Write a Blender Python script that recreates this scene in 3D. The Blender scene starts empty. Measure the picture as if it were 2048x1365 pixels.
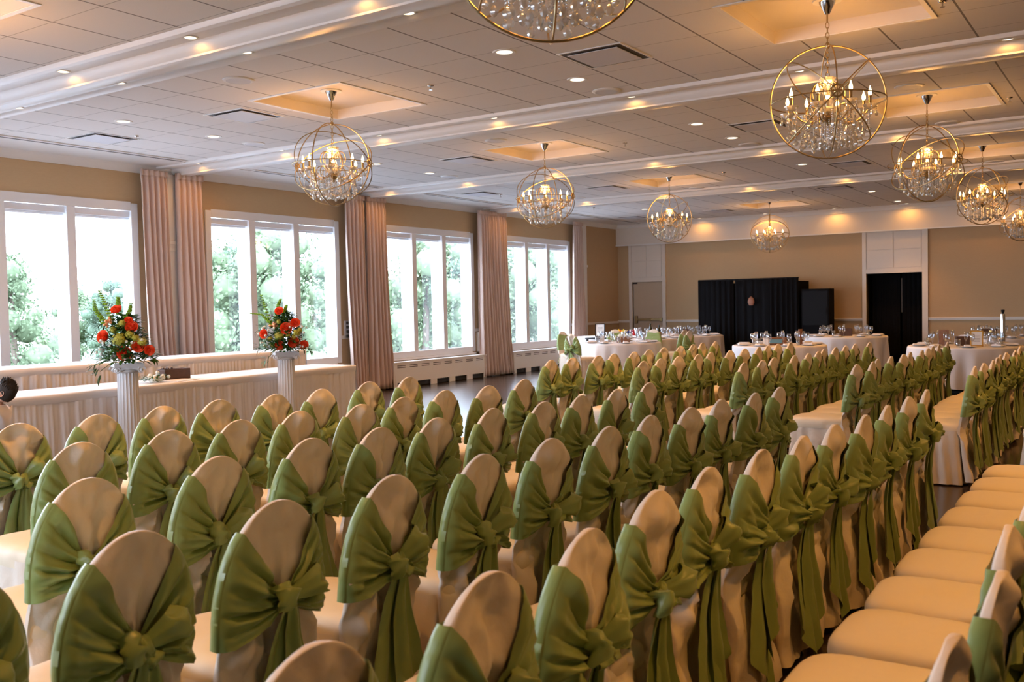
import bpy, bmesh, math, random
from math import sin, cos, pi, radians, sqrt, atan2
from mathutils import Vector, Matrix, noise
SC = bpy.context.scene
COL = SC.collection
# ------------------------------------------------------------------ camera
F_PX, YAW, PITCH, ROLL, CAMH = 1910.0, radians(33.892), radians(-2.132), radians(-1.131), 1.55
fw = Vector((-sin(YAW)*cos(PITCH), cos(YAW)*cos(PITCH), sin(PITCH)))
rt = Vector((cos(YAW), sin(YAW), 0)); up = rt.cross(fw)
r2 = rt*cos(ROLL) + up*sin(ROLL); u2 = -rt*sin(ROLL) + up*cos(ROLL)
cam = bpy.data.cameras.new('camera'); cam.sensor_width = 36; cam.lens = F_PX*36/2048
cam.clip_end = 300; cam.clip_start = .05
cam.dof.use_dof = True; cam.dof.focus_distance = 8.0; cam.dof.aperture_fstop = 5.6
co = bpy.data.objects.new('camera', cam); COL.objects.link(co)
co.matrix_world = Matrix(((r2.x, u2.x, -fw.x, 0), (r2.y, u2.y, -fw.y, 0), (r2.z, u2.z, -fw.z, CAMH), (0, 0, 0, 1)))
SC.camera = co
RIGHT = Vector((r2.x, r2.y, 0)).normalized(); TOCAM = Vector((-fw.x, -fw.y, 0)).normalized()
# ------------------------------------------------------------------ light and exposure
SC.view_settings.view_transform = 'Standard'; SC.view_settings.look = 'None'
SC.view_settings.gamma = 1.0; SC.view_settings.exposure = 0.0
SC.view_settings.use_curve_mapping = False
cy = SC.cycles
cy.max_bounces = 7; cy.diffuse_bounces = 4; cy.glossy_bounces = 3; cy.transmission_bounces = 4
cy.transparent_max_bounces = 24; cy.sample_clamp_indirect = 4.0; cy.sample_clamp_direct = 0
cy.caustics_reflective = False; cy.caustics_refractive = False
cy.use_denoising = True
SKY = 18.0                # overcast daylight
K_DOWN = 102.0             # recessed downlights
K_STRIP = 20.0            # small accent downlights along the beams
K_CHAND = 36.0            # chandelier
WARM = (1.0, .44, .085)
world = bpy.data.worlds.new('overcast_sky'); SC.world = world; world.use_nodes = True
bg = world.node_tree.nodes['Background']; bg.inputs[0].default_value = (.83, .955, 1.19, 1); bg.inputs[1].default_value = SKY
PORTALS = []
random.seed(11)
# ------------------------------------------------------------------ helpers
class MB:
    def __init__(s): s.v = []; s.f = []; s.m = []; s.cur = 0; s.uv = None
    def add(s, vs, fs):
        n = len(s.v); s.v += [tuple(p) for p in vs]
        for f in fs: s.f.append(tuple(n+i for i in f)); s.m.append(s.cur)
        return s
    def box(s, x0, x1, y0, y1, z0, z1):
        return s.add([(x0,y0,z0),(x1,y0,z0),(x1,y1,z0),(x0,y1,z0),(x0,y0,z1),(x1,y0,z1),(x1,y1,z1),(x0,y1,z1)],
                     [(3,2,1,0),(4,5,6,7),(0,1,5,4),(1,2,6,5),(2,3,7,6),(3,0,4,7)])
    def grid(s, nu, nv, fn, cu=False, cv=False):
        vs = [fn(i/(nu if cu else nu-1), j/(nv if cv else nv-1)) for i in range(nu) for j in range(nv)]
        fs = []
        for i in range(nu if cu else nu-1):
            for j in range(nv if cv else nv-1):
                a = i*nv+j; b = ((i+1) % nu)*nv+j; c = ((i+1) % nu)*nv+(j+1) % nv; d = i*nv+(j+1) % nv
                fs.append((a, b, c, d))
        return s.add(vs, fs)
    def lathe(s, prof, n=24, c=(0,0,0), cap=True):
        k = len(prof); vs = []
        for i in range(n):
            a = 2*pi*i/n
            for r, z in prof: vs.append((c[0]+r*cos(a), c[1]+r*sin(a), c[2]+z))
        fs = [(i*k+j, ((i+1) % n)*k+j, ((i+1) % n)*k+j+1, i*k+j+1) for i in range(n) for j in range(k-1)]
        if cap:
            if prof[0][0] > 1e-5: fs.append(tuple(i*k for i in range(n))[::-1])
            if prof[-1][0] > 1e-5: fs.append(tuple(i*k+k-1 for i in range(n)))
        return s.add(vs, fs)
    def tube(s, pts, r, n=8, closed=False):
        P = [Vector(p) for p in pts]; m = len(P); vs = []
        R = r if hasattr(r, '__len__') else [r]*m
        prev = None
        for i in range(m):
            a = P[(i-1) % m] if (closed or i > 0) else P[i]; b = P[(i+1) % m] if (closed or i < m-1) else P[i]
            t = (b-a).normalized() if (b-a).length > 1e-9 else Vector((0,0,1))
            if prev is None:
                q = Vector((0,0,1)) if abs(t.z) < .9 else Vector((1,0,0))
                nn = t.cross(q).normalized()
            else:
                nn = prev - t*prev.dot(t); nn = nn.normalized() if nn.length > 1e-6 else t.cross(Vector((0,0,1))).normalized()
            prev = nn; bb = t.cross(nn)
            for k in range(n):
                an = 2*pi*k/n; vs.append(P[i] + nn*R[i]*cos(an) + bb*R[i]*sin(an))
        fs = []
        for i in range(m if closed else m-1):
            j = (i+1) % m
            for k in range(n): fs.append((i*n+k, i*n+(k+1) % n, j*n+(k+1) % n, j*n+k))
        if not closed: fs.append(tuple(range(n))[::-1]); fs.append(tuple((m-1)*n+k for k in range(n)))
        return s.add(vs, fs)
    def ball(s, c, r, n=10, m=7, sx=1, sy=1, sz=1):
        vs = [(c[0], c[1], c[2]-r*sz)]; fs = []
        for j in range(1, m):
            t = -pi/2+pi*j/m
            for i in range(n):
                a = 2*pi*i/n; vs.append((c[0]+r*sx*cos(t)*cos(a), c[1]+r*sy*cos(t)*sin(a), c[2]+r*sz*sin(t)))
        vs.append((c[0], c[1], c[2]+r*sz)); L = len(vs)-1
        for i in range(n):
            fs.append((0, 1+(i+1) % n, 1+i)); fs.append((L, 1+(m-2)*n+i, 1+(m-2)*n+(i+1) % n))
            for j in range(m-2):
                a = 1+j*n; fs.append((a+i, a+(i+1) % n, a+n+(i+1) % n, a+n+i))
        return s.add(vs, fs)
    def build(s, name, mat, parent=None, loc=None, smooth=True, rotz=0, sub=0, bevel=0, angle=40, solid=0):
        me = bpy.data.meshes.new(name); me.from_pydata(s.v, [], s.f)
        mats = mat if isinstance(mat, (list, tuple)) else [mat]
        for m in mats: me.materials.append(m)
        if len(mats) > 1: me.polygons.foreach_set('material_index', s.m)
        if smooth:
            me.polygons.foreach_set('use_smooth', [True]*len(me.polygons))
            if angle: me.set_sharp_from_angle(angle=radians(angle))
        if s.uv:
            ul = me.uv_layers.new(name='uv')
            for p in me.polygons:
                for li in p.loop_indices: ul.data[li].uv = s.uv(me.vertices[me.loops[li].vertex_index].co)
        me.update()
        o = bpy.data.objects.new(name, me); COL.objects.link(o)
        if parent: o.parent = parent
        if loc is not None: o.location = loc
        o.rotation_euler = (0, 0, rotz)
        if bevel:
            b = o.modifiers.new('bevel', 'BEVEL'); b.width = bevel; b.segments = 2; b.limit_method = 'ANGLE'
        if solid:
            b = o.modifiers.new('solid', 'SOLIDIFY'); b.thickness = solid; b.offset = 0
        if sub:
            b = o.modifiers.new('sub', 'SUBSURF'); b.levels = sub; b.render_levels = sub
        return o
def tag(o, label, cat, group=None, kind=None):
    if kind != 'structure': o['label'] = label; o['category'] = cat
    if group: o['group'] = group
    if kind: o['kind'] = kind
    return o
def struct(o): o['kind'] = 'structure'; return o
def thing(name, label, cat, loc=(0,0,0), rotz=0, group=None):
    o = bpy.data.objects.new(name, None); COL.objects.link(o); o.location = loc; o.rotation_euler = (0,0,rotz)
    o.empty_display_size = .1
    return tag(o, label, cat, group)
def dup(root, loc, rotz, label, group=None, kids=None):
    r = root.copy(); COL.objects.link(r); r.location = loc; r.rotation_euler = (0,0,rotz); r['label'] = label
    if group: r['group'] = group
    for ch in (kids if kids is not None else [c for c in ALLKIDS(root)]):
        c = ch.copy(); COL.objects.link(c); c.parent = r
        for g in ALLKIDS(ch):
            d = g.copy(); COL.objects.link(d); d.parent = c
    return r
_kc = {}
def ALLKIDS(o):
    if o.name not in _kc: _kc[o.name] = list(o.children)
    return _kc[o.name]
def fbm(p, o=3):
    return noise.fractal(Vector(p), 1.0, 2.0, o)
# ------------------------------------------------------------------ materials
def mat(name, col=(.8,.8,.8), rough=.5, metal=0, spec=.5, emit=None, es=0, bump=None, sheen=0, coat=0, nodes=None, trans=0, ior=1.45, var=None):
    m = bpy.data.materials.new(name); m.use_nodes = True; nt = m.node_tree; b = nt.nodes['Principled BSDF']
    b.inputs['Base Color'].default_value = (*col, 1); b.inputs['Roughness'].default_value = rough
    b.inputs['Metallic'].default_value = metal; b.inputs['Specular IOR Level'].default_value = spec
    b.inputs['Transmission Weight'].default_value = trans; b.inputs['IOR'].default_value = ior
    b.inputs['Coat Weight'].default_value = coat
    if sheen: b.inputs['Sheen Weight'].default_value = sheen; b.inputs['Sheen Roughness'].default_value = .4
    if emit: b.inputs['Emission Color'].default_value = (*emit, 1); b.inputs['Emission Strength'].default_value = es
    L = nt.links.new
    tc = nt.nodes.new('ShaderNodeTexCoord')
    if var:     # (scale, amount) colour variation
        n = nt.nodes.new('ShaderNodeTexNoise'); n.inputs['Scale'].default_value = var[0]; n.inputs['Detail'].default_value = 4
        L(tc.outputs['Object'], n.inputs['Vector'])
        mr = nt.nodes.new('ShaderNodeMapRange'); mr.inputs[3].default_value = 1-var[1]; mr.inputs[4].default_value = 1+var[1]
        L(n.outputs['Fac'], mr.inputs[0])
        mx = nt.nodes.new('ShaderNodeVectorMath'); mx.operation = 'SCALE'; mx.inputs[0].default_value = col
        L(mr.outputs[0], mx.inputs['Scale']); L(mx.outputs[0], b.inputs['Base Color'])
    if bump:    # (scale, strength, distance)
        n = nt.nodes.new('ShaderNodeTexNoise'); n.inputs['Scale'].default_value = bump[0]; n.inputs['Detail'].default_value = 5
        L(tc.outputs['Object'], n.inputs['Vector'])
        bp = nt.nodes.new('ShaderNodeBump'); bp.inputs['Strength'].default_value = bump[1]; bp.inputs['Distance'].default_value = bump[2]
        L(n.outputs['Fac'], bp.inputs['Height']); L(bp.outputs[0], b.inputs['Normal'])
    if nodes: nodes(nt, b, tc, L)
    return m
def tile_nodes(nt, b, tc, L):
    sp = nt.nodes.new('ShaderNodeSeparateXYZ'); L(tc.outputs['UV'], sp.inputs[0])
    def line(out, w, dark):
        fr = nt.nodes.new('ShaderNodeMath'); fr.operation = 'FRACT'; L(out, fr.inputs[0])
        a = nt.nodes.new('ShaderNodeMath'); a.operation = 'SUBTRACT'; L(fr.outputs[0], a.inputs[0]); a.inputs[1].default_value = .5
        ab = nt.nodes.new('ShaderNodeMath'); ab.operation = 'ABSOLUTE'; L(a.outputs[0], ab.inputs[0])
        g = nt.nodes.new('ShaderNodeMath'); g.operation = 'GREATER_THAN'; L(ab.outputs[0], g.inputs[0]); g.inputs[1].default_value = .5-w
        m = nt.nodes.new('ShaderNodeMath'); m.operation = 'MULTIPLY'; L(g.outputs[0], m.inputs[0]); m.inputs[1].default_value = dark
        return m.outputs[0]
    l1 = line(sp.outputs[0], .013, .78); l2 = line(sp.outputs[1], .007, .45)
    mx = nt.nodes.new('ShaderNodeMath'); mx.operation = 'MAXIMUM'; L(l1, mx.inputs[0]); L(l2, mx.inputs[1])
    n = nt.nodes.new('ShaderNodeTexNoise'); n.inputs['Scale'].default_value = 260; n.inputs['Detail'].default_value = 2; L(tc.outputs['Object'], n.inputs['Vector'])
    cr = nt.nodes.new('ShaderNodeMix'); cr.data_type = 'RGBA'; L(n.outputs['Fac'], cr.inputs[0])
    cr.inputs[6].default_value = (.70,.68,.66,1); cr.inputs[7].default_value = (.88,.865,.85,1)
    c2 = nt.nodes.new('ShaderNodeMix'); c2.data_type = 'RGBA'; L(mx.outputs[0], c2.inputs[0]); L(cr.outputs[2], c2.inputs[6]); c2.inputs[7].default_value = (.10,.085,.075,1)
    L(c2.outputs[2], b.inputs['Base Color'])
    iv = nt.nodes.new('ShaderNodeMath'); iv.operation = 'SUBTRACT'; iv.inputs[0].default_value = 1; L(mx.outputs[0], iv.inputs[1])
    bp = nt.nodes.new('ShaderNodeBump'); bp.inputs['Strength'].default_value = .4; bp.inputs['Distance'].default_value = .004
    L(iv.outputs[0], bp.inputs['Height']); L(bp.outputs[0], b.inputs['Normal'])
M = {}
M['tile'] = mat('acoustic_tile', rough=.95, spec=.1, nodes=tile_nodes)
M['white'] = mat('white_paint', (.80,.79,.77), .35, spec=.4)
M['winwhite'] = mat('window_paint', (.82,.83,.85), .4)
M['cream'] = mat('cream_panel', (.72,.66,.58), .45, spec=.4)
def wall_nodes(nt, b, tc, L):
    w = nt.nodes.new('ShaderNodeTexNoise'); w.inputs['Scale'].default_value = 60; w.inputs['Detail'].default_value = 3
    mp = nt.nodes.new('ShaderNodeMapping'); mp.inputs['Scale'].default_value = (.25,.25,9); L(tc.outputs['Object'], mp.inputs[0]); L(mp.outputs[0], w.inputs['Vector'])
    cr = nt.nodes.new('ShaderNodeMix'); cr.data_type = 'RGBA'; L(w.outputs['Fac'], cr.inputs[0])
    cr.inputs[6].default_value = (.43,.295,.16,1); cr.inputs[7].default_value = (.54,.375,.21,1); L(cr.outputs[2], b.inputs['Base Color'])
    bp = nt.nodes.new('ShaderNodeBump'); bp.inputs['Strength'].default_value = .15; bp.inputs['Distance'].default_value = .002
    L(w.outputs['Fac'], bp.inputs['Height']); L(bp.outputs[0], b.inputs['Normal'])
M['beige'] = mat('grasscloth_wall', rough=.8, spec=.25, nodes=wall_nodes)
def floor_nodes(nt, b, tc, L):
    mp = nt.nodes.new('ShaderNodeMapping'); mp.inputs['Rotation'].default_value = (0,0,0); L(tc.outputs['Object'], mp.inputs[0])
    br = nt.nodes.new('ShaderNodeTexBrick'); L(mp.outputs[0], br.inputs['Vector']); br.inputs['Scale'].default_value = 1
    br.inputs['Brick Width'].default_value = 1.2; br.inputs['Row Height'].default_value = .13; br.inputs['Mortar Size'].default_value = .003
    br.inputs['Color1'].default_value = (.030,.018,.012,1); br.inputs['Color2'].default_value = (.060,.036,.024,1); br.inputs['Mortar'].default_value = (.008,.006,.005,1)
    n = nt.nodes.new('ShaderNodeTexNoise'); n.inputs['Scale'].default_value = 4; n.inputs['Detail'].default_value = 8
    m2 = nt.nodes.new('ShaderNodeMapping'); m2.inputs['Scale'].default_value = (1,14,1); L(tc.outputs['Object'], m2.inputs[0]); L(m2.outputs[0], n.inputs['Vector'])
    mx = nt.nodes.new('ShaderNodeMix'); mx.data_type = 'RGBA'; mx.blend_type = 'MULTIPLY'; mx.inputs[0].default_value = .7
    L(br.outputs['Color'], mx.inputs[6]); L(n.outputs['Color'], mx.inputs[7]); L(mx.outputs[2], b.inputs['Base Color'])
    bp = nt.nodes.new('ShaderNodeBump'); bp.inputs['Strength'].default_value = .35; bp.inputs['Distance'].default_value = .002
    L(br.outputs['Fac'], bp.inputs['Height']); bp.invert = True; L(bp.outputs[0], b.inputs['Normal'])
M['floor'] = mat('dark_plank_floor', rough=.18, spec=.6, nodes=floor_nodes)
M['cover'] = mat('ivory_satin', (.80,.695,.565), .34, spec=.5, sheen=.15, bump=(11,.45,.02))
M['seat'] = mat('ivory_stretch', (.87,.745,.55), .48, spec=.4, sheen=.1, bump=(9,.2,.008))
M['sash'] = mat('sage_satin', (.25,.325,.098), .34, spec=.5, sheen=.2, bump=(30,.25,.004))
M['curtain'] = mat('champagne_drape', (.56,.43,.365), .7, spec=.3, sheen=.2, bump=(80,.1,.002))
M['cloth'] = mat('white_linen', (.80,.77,.76), .75, spec=.2, bump=(20,.12,.006))
M['gold'] = mat('aged_gold_metal', (.40,.285,.135), .36, metal=1)
M['chrome'] = mat('polished_chrome', (.55,.53,.50), .12, metal=1)
M['brass'] = mat('brass_bar', (.36,.26,.12), .4, metal=1)
M['black'] = mat('black_fabric', (.009,.009,.010), .95, spec=.04)
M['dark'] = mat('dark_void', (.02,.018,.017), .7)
M['vent'] = mat('vent_plate', (.62,.62,.66), .5)
M['spk'] = mat('speaker_grille', (.66,.66,.68), .6, bump=(400,.3,.002))
M['vdark'] = mat('vent_slot', (.07,.062,.055), .6)
M['wood'] = mat('dark_stained_wood', (.075,.035,.02), .5, var=(18,.5))
M['wood2'] = mat('box_wood', (.22,.10,.05), .5, var=(18,.4))
M['plaster'] = mat('column_plaster', (.78,.75,.73), .6)
M['porcelain'] = mat('porcelain', (.82,.82,.83), .15)
M['leaf'] = mat('leaf', (.035,.10,.018), .6, spec=.15, var=(40,.5))
M['lime'] = mat('bell_green', (.19,.36,.03), .6, spec=.15, var=(40,.4))
M['rose'] = mat('coral_rose', (.92,.13,.045), .6, spec=.2, var=(60,.3))
M['hyd'] = mat('hydrangea_yellow', (.45,.42,.05), .6, bump=(90,1,.01), var=(70,.5))
M['peach'] = mat('peach_bloom', (.85,.38,.18), .6, var=(60,.3))
M['cream_bloom'] = mat('white_bloom', (.82,.82,.72), .6, bump=(70,.6,.01))
M['tree'] = mat('tree_leaves', (.115,.155,.088), .8, spec=.1, var=(.9,.35))
M['tree2'] = mat('tree_leaves_blue', (.10,.142,.098), .8, spec=.1, var=(.9,.3))
M['bark'] = mat('bark', (.12,.09,.07), .9)
M['lawn'] = mat('lawn', (.07,.10,.05), .9, var=(.6,.3))
M['bounce'] = mat('pale_bounce_ground', (.43,.435,.45), .8, var=(3,.15))  # unseen pale ground, added to bounce daylight up to the ceiling
M['skin'] = mat('skin', (.62,.33,.22), .5)
M['hair'] = mat('brown_hair', (.030,.018,.010), .6, bump=(160,.8,.006))
M['shirt'] = mat('white_shirt', (.84,.78,.78), .8, bump=(22,.3,.01))
M['vest'] = mat('black_vest', (.02,.02,.024), .7)
M['paper'] = mat('paper', (.80,.78,.74), .8)
M['frame'] = mat('black_frame', (.012,.012,.013), .7, spec=.12)
M['bottle'] = mat('dark_bottle', (.02,.02,.01), .12)
M['amber'] = mat('amber_label', (.55,.30,.05), .5)
M['blue'] = mat('blue_print', (.12,.30,.42), .5)
M['red'] = mat('red_tissue', (.65,.03,.03), .6); M['orange'] = mat('orange_tissue', (.95,.25,.02), .6); M['yellow'] = mat('yellow_tissue', (.9,.65,.03), .6); M['navy'] = mat('navy_tissue', (.02,.03,.22), .6)
def glow(name, col, s, sample=True):
    m = bpy.data.materials.new(name); m.use_nodes = True; nt = m.node_tree; nt.nodes.clear()
    e = nt.nodes.new('ShaderNodeEmission'); e.inputs[0].default_value = (*col,1); e.inputs[1].default_value = s
    o = nt.nodes.new('ShaderNodeOutputMaterial'); nt.links.new(e.outputs[0], o.inputs[0])
    if not sample: m.cycles.emission_sampling = 'NONE'
    return m
M['lens'] = glow('downlight_lens', (1,.82,.58), 3.2, False)
M['bulb'] = glow('candle_bulb', (1,.62,.27), 16, False)
M['reflection'] = mat('warm_reflection', (.25,.08,.03), .4)  # warm reflection put into a base colour
def clear(name, tint, refl, rough=.03, base=.08, dif=0):
    m = bpy.data.materials.new(name); m.use_nodes = True; nt = m.node_tree; nt.nodes.clear()
    t = nt.nodes.new('ShaderNodeBsdfTransparent'); t.inputs[0].default_value = (*tint,1)
    g = nt.nodes.new('ShaderNodeBsdfGlossy'); g.inputs[0].default_value = (1,1,1,1); g.inputs['Roughness'].default_value = rough
    f = nt.nodes.new('ShaderNodeLayerWeight'); f.inputs[0].default_value = refl
    a = nt.nodes.new('ShaderNodeMath'); a.operation = 'ADD'; a.use_clamp = True; a.inputs[1].default_value = base; nt.links.new(f.outputs['Facing'], a.inputs[0])
    mx = nt.nodes.new('ShaderNodeMixShader'); nt.links.new(a.outputs[0], mx.inputs[0]); nt.links.new(t.outputs[0], mx.inputs[1]); nt.links.new(g.outputs[0], mx.inputs[2])
    if dif:
        td = nt.nodes.new('ShaderNodeBsdfTranslucent'); td.inputs[0].default_value = (.95,.93,.9,1); m2 = nt.nodes.new('ShaderNodeMixShader'); m2.inputs[0].default_value = dif
        nt.links.new(mx.outputs[0], m2.inputs[1]); nt.links.new(td.outputs[0], m2.inputs[2]); mx = m2
    o = nt.nodes.new('ShaderNodeOutputMaterial'); nt.links.new(mx.outputs[0], o.inputs[0]); return m
M['pane'] = clear('window_glass', (.97,.985,.99), .05, .02, .02)
M['glass'] = clear('clear_glass', (.93,.95,.97), .25, .05, .04)
M['crystal'] = clear('cut_crystal', (.90,.88,.84), .5, .10, .38, .34)
# ------------------------------------------------------------------ the room
XW, YF, ZC = -12.3, 23.64, 3.70
XR, YB = 5.2, -4.6
P = 4.135
WR = [8.55+P*k for k in (-2,-1,0,1,2,3)]      # far edge of each window
struct(MB().box(XW-.4, XR+.3, YB-.3, YF+2.6, -.15, 0).build('floor', M['floor'], smooth=False))
# window wall with openings
w = MB(); zb, zt = .57, 3.135
ys = [YB] + [y for r in WR for y in (r-2.9, r)] + [YF+.12]
for i in range(0, len(ys), 2): w.box(XW-.3, XW, ys[i], ys[i+1], 0, 3.9)
for r in WR: w.box(XW-.3, XW, r-2.9, r, 0, zb); w.box(XW-.3, XW, r-2.9, r, zt, 3.9)
struct(w.build('wall_left', M['beige'], smooth=False))
# far wall with two door openings
D1, D2 = (-11.86, -10.957, 2.12), (-5.67, -4.425, 2.135)
w = MB(); xs = [XW-.3, D1[0], D1[1], D2[0], D2[1], XR+.3]
for i in (0, 2, 4): w.box(xs[i], xs[i+1], YF, YF+.12, 0, 3.9)
for d in (D1, D2): w.box(d[0], d[1], YF, YF+.12, d[2], 3.9)
struct(w.build('wall_back', M['beige'], smooth=False))
struct(MB().box(XR, XR+.15, YB, YF+.12, 0, 3.9).build('wall_right', M['beige'], smooth=False))
FW = [(-11.9, -8.9), (-8.5, -5.8), (-4.7, -3.3)]     # windows behind the camera
w = MB(); xs = [XW-.3]+[x for p_ in FW for x in p_]+[XR+.15]
for i in range(0, len(xs), 2): w.box(xs[i], xs[i+1], YB-.15, YB, 0, 3.9)
for a, b in FW: w.box(a, b, YB-.15, YB, 0, .57); w.box(a, b, YB-.15, YB, 3.135, 3.9)
struct(w.build('wall_front', M['beige'], smooth=False))
for k, (a, b) in enumerate(FW):
    f = MB()
    for x in (a, (2*a+b)/3, (a+2*b)/3, b): f.box(x-.05, x+.05, YB-.17, YB+.03, .57, 3.135)
    f.box(a-.05, b+.05, YB-.17, YB+.03, .5, .60); f.box(a-.05, b+.05, YB-.17, YB+.03, 3.05, 3.16)
    o = struct(f.build('window_%d' % (k+7), M['winwhite'], smooth=False)); MB().box(a, b, YB-.10, YB-.097, .57, 3.135).build('window_pane', M['pane'], o, smooth=False)
    la = bpy.data.lights.new('window_portal', 'AREA'); la.shape = 'RECTANGLE'; la.size = b-a; la.size_y = 2.56; la.cycles.is_portal = True
    lo = bpy.data.objects.new('window_portal', la); COL.objects.link(lo); lo.location = ((a+b)/2, YB-.2, 1.85); lo.rotation_euler = (pi/2, 0, 0)
# vestibule beyond the dark doorway
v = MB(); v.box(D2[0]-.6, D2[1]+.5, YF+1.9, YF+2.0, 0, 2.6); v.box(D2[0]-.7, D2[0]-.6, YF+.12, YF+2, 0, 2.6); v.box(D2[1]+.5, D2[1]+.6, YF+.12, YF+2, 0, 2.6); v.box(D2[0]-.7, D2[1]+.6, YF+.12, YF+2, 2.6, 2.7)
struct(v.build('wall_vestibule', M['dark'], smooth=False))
# ceiling bays
T = .613
TRAYX = [(-7.05, 1.25), (-2.03, 1.25), (2.97, 1.25)]
BAYS = [(YB, 4.70, 3.12), (5.62, 8.835, 7.35), (9.755, 12.97, 11.42), (13.89, 17.105, 15.75), (18.025, YF-.25, 21.15)]
XT0, XT1 = -11.5, XR
for bi, (y0, y1, yc) in enumerate(BAYS):
    hs = .62
    yl = [y0, yc-hs, yc+hs, y1]; xl = [XT0]
    for cx_, s_ in TRAYX: xl += [cx_-hs, cx_+hs]
    xl.append(XT1); c = MB()
    for i in range(len(xl)-1):
        for j in range(3):
            if j == 1 and i in (1, 3, 5): continue
            if xl[i+1]-xl[i] < .01: continue
            c.box(xl[i], xl[i+1], yl[j], yl[j+1], ZC, ZC+.03)
    yo = yc-hs if bi else 3.44+.6
    c.uv = (lambda co, yo=yo: ((co.x+6.73)/T, (co.y-yo)/T))
    struct(c.build('ceiling', M['tile'], smooth=False))
    for cx_, s_ in TRAYX:
        t = MB(); a, b, d = cx_-hs+.006, cx_+hs-.006, .10; hs_ = hs; hs = hs-.006
        t.box(a, b, yc-hs, yc+hs, ZC+d, ZC+d+.02)
        t.box(a-.02, a, yc-hs, yc+hs, ZC+.0, ZC+d); t.box(b, b+.02, yc-hs, yc+hs, ZC, ZC+d)
        t.box(a-.02, b+.02, yc-hs-.02, yc-hs, ZC, ZC+d); t.box(a-.02, b+.02, yc+hs, yc+hs+.02, ZC, ZC+d)
        struct(t.build('ceiling_tray', M['cream'], smooth=False))
        hs = hs_; f = MB()
        for (x0, x1, y0_, y1_) in ((a-.035, b+.035, yc-hs-.035, yc-hs+.002), (a-.035, b+.035, yc+hs-.002, yc+hs+.035), (a-.035, a+.002, yc-hs, yc+hs), (b-.002, b+.035, yc-hs, yc+hs)):
            f.box(x0, x1, y0_, y1_, ZC-.008, ZC)
        struct(f.build('trim_tray', M['white'], smooth=False))
struct(MB().box(XW-.3, XR+.2, YB-.2, YF+.2, 3.9, 4.0).build('ceiling_slab', M['white'], smooth=False))
# beams: moulded profile run across the room
PROF = [(0,3.72),(0,3.70),(.02,3.668),(.06,3.66),(.065,3.70),(.28,3.70),(.285,3.69),(.295,3.662),(.315,3.635),(.345,3.615),(.35,3.60),(.365,3.595),(.50,3.595),(.51,3.60),(.52,3.70),(.80,3.70),(.815,3.685),(.84,3.672),(.865,3.668),(.88,3.70),(.92,3.70),(.92,3.72)]
for k in range(4):
    yb = 4.70+P*k; b = MB(); n = len(PROF)
    b.add([(XW, yb+y, z) for y, z in PROF]+[(XR, yb+y, z) for y, z in PROF], [(i, n+i, n+i+1, i+1) for i in range(n-1)])
    struct(b.build('trim_beam', M['white'], angle=35))
# flat band, crown and slots along the window wall
b = MB(); b.box(XW, XT0, YB, YF, ZC-.012, ZC+.02)
struct(b.build('trim_band', M['white'], smooth=False))
cp = [(0, 3.585), (.02, 3.585), (.03, 3.60), (.055, 3.62), (.07, 3.65), (.10, 3.672), (.12, 3.688)]
b = MB(); n = len(cp); b.add([(XW+x, YB, z) for x, z in cp]+[(XW+x, YF, z) for x, z in cp], [(i, n+i, n+i+1, i+1) for i in range(n-1)])
struct(b.build('trim_crown', M['white'], angle=50))
for k, (y0, y1, yc) in enumerate(BAYS):
    s = MB(); s.box(XT0+.0, XT0+.13, y0+.25, y1-.05, ZC-.014, ZC-.002)
    s.cur = 1; s.box(XT0+.03, XT0+.075, y0+.3, y1-.1, ZC-.016, ZC-.013)
    struct(s.build('trim_slot', [M['white'], M['vdark']], smooth=False))
# far wall soffit
b = MB(); b.box(XW, XR, YF-.10, YF, 3.12, 3.9)
struct(b.build('trim_soffit', M['cream'], smooth=False))
cp = [(0, 3.60), (.03, 3.60), (.04, 3.615), (.06, 3.65), (.10, 3.675), (.13, 3.69), (.15, 3.70), (.15, 3.72)]
b = MB(); n = len(cp); b.add([(XW, YF-.10-x, z) for x, z in cp]+[(XR, YF-.10-x, z) for x, z in cp], [(i, i+1, n+i+1, n+i) for i in range(n-1)])
b.box(XW, XR, YF-.125, YF-.10, 3.115, 3.145)
struct(b.build('trim_cornice', M['white'], angle=50))
struct(MB().box(XW, XR, YF-.27, YF-.20, ZC-.005, ZC+.03).build('trim_edge', M['white'], smooth=False))
# chair rail
b = MB()
for x0, x1 in ((XW, -11.95), (-10.86, -5.76), (-4.30, XR)):
    b.box(x0, x1, YF-.03, YF, 1.02, 1.085); b.box(x0, x1, YF-.045, YF, 1.06, 1.075)
struct(b.build('trim_rail', M['cream'], smooth=False))
b = MB()
for y0, y1 in [(12.69, 13.03), (16.83, 17.03), (20.97, YF-.04)]: b.box(XW, XW+.03, y0, y1, 1.0, 1.06)
struct(b.build('trim_rail', M['cream'], smooth=False))
b = MB(); b.box(-10.86, -5.76, YF-.015, YF, 0, .12); b.box(-4.3, XR, YF-.015, YF, 0, .12); b.box(XW, -11.95, YF-.015, YF, 0, .12)
struct(b.build('baseboard_back', M['cream'], smooth=False))
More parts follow.
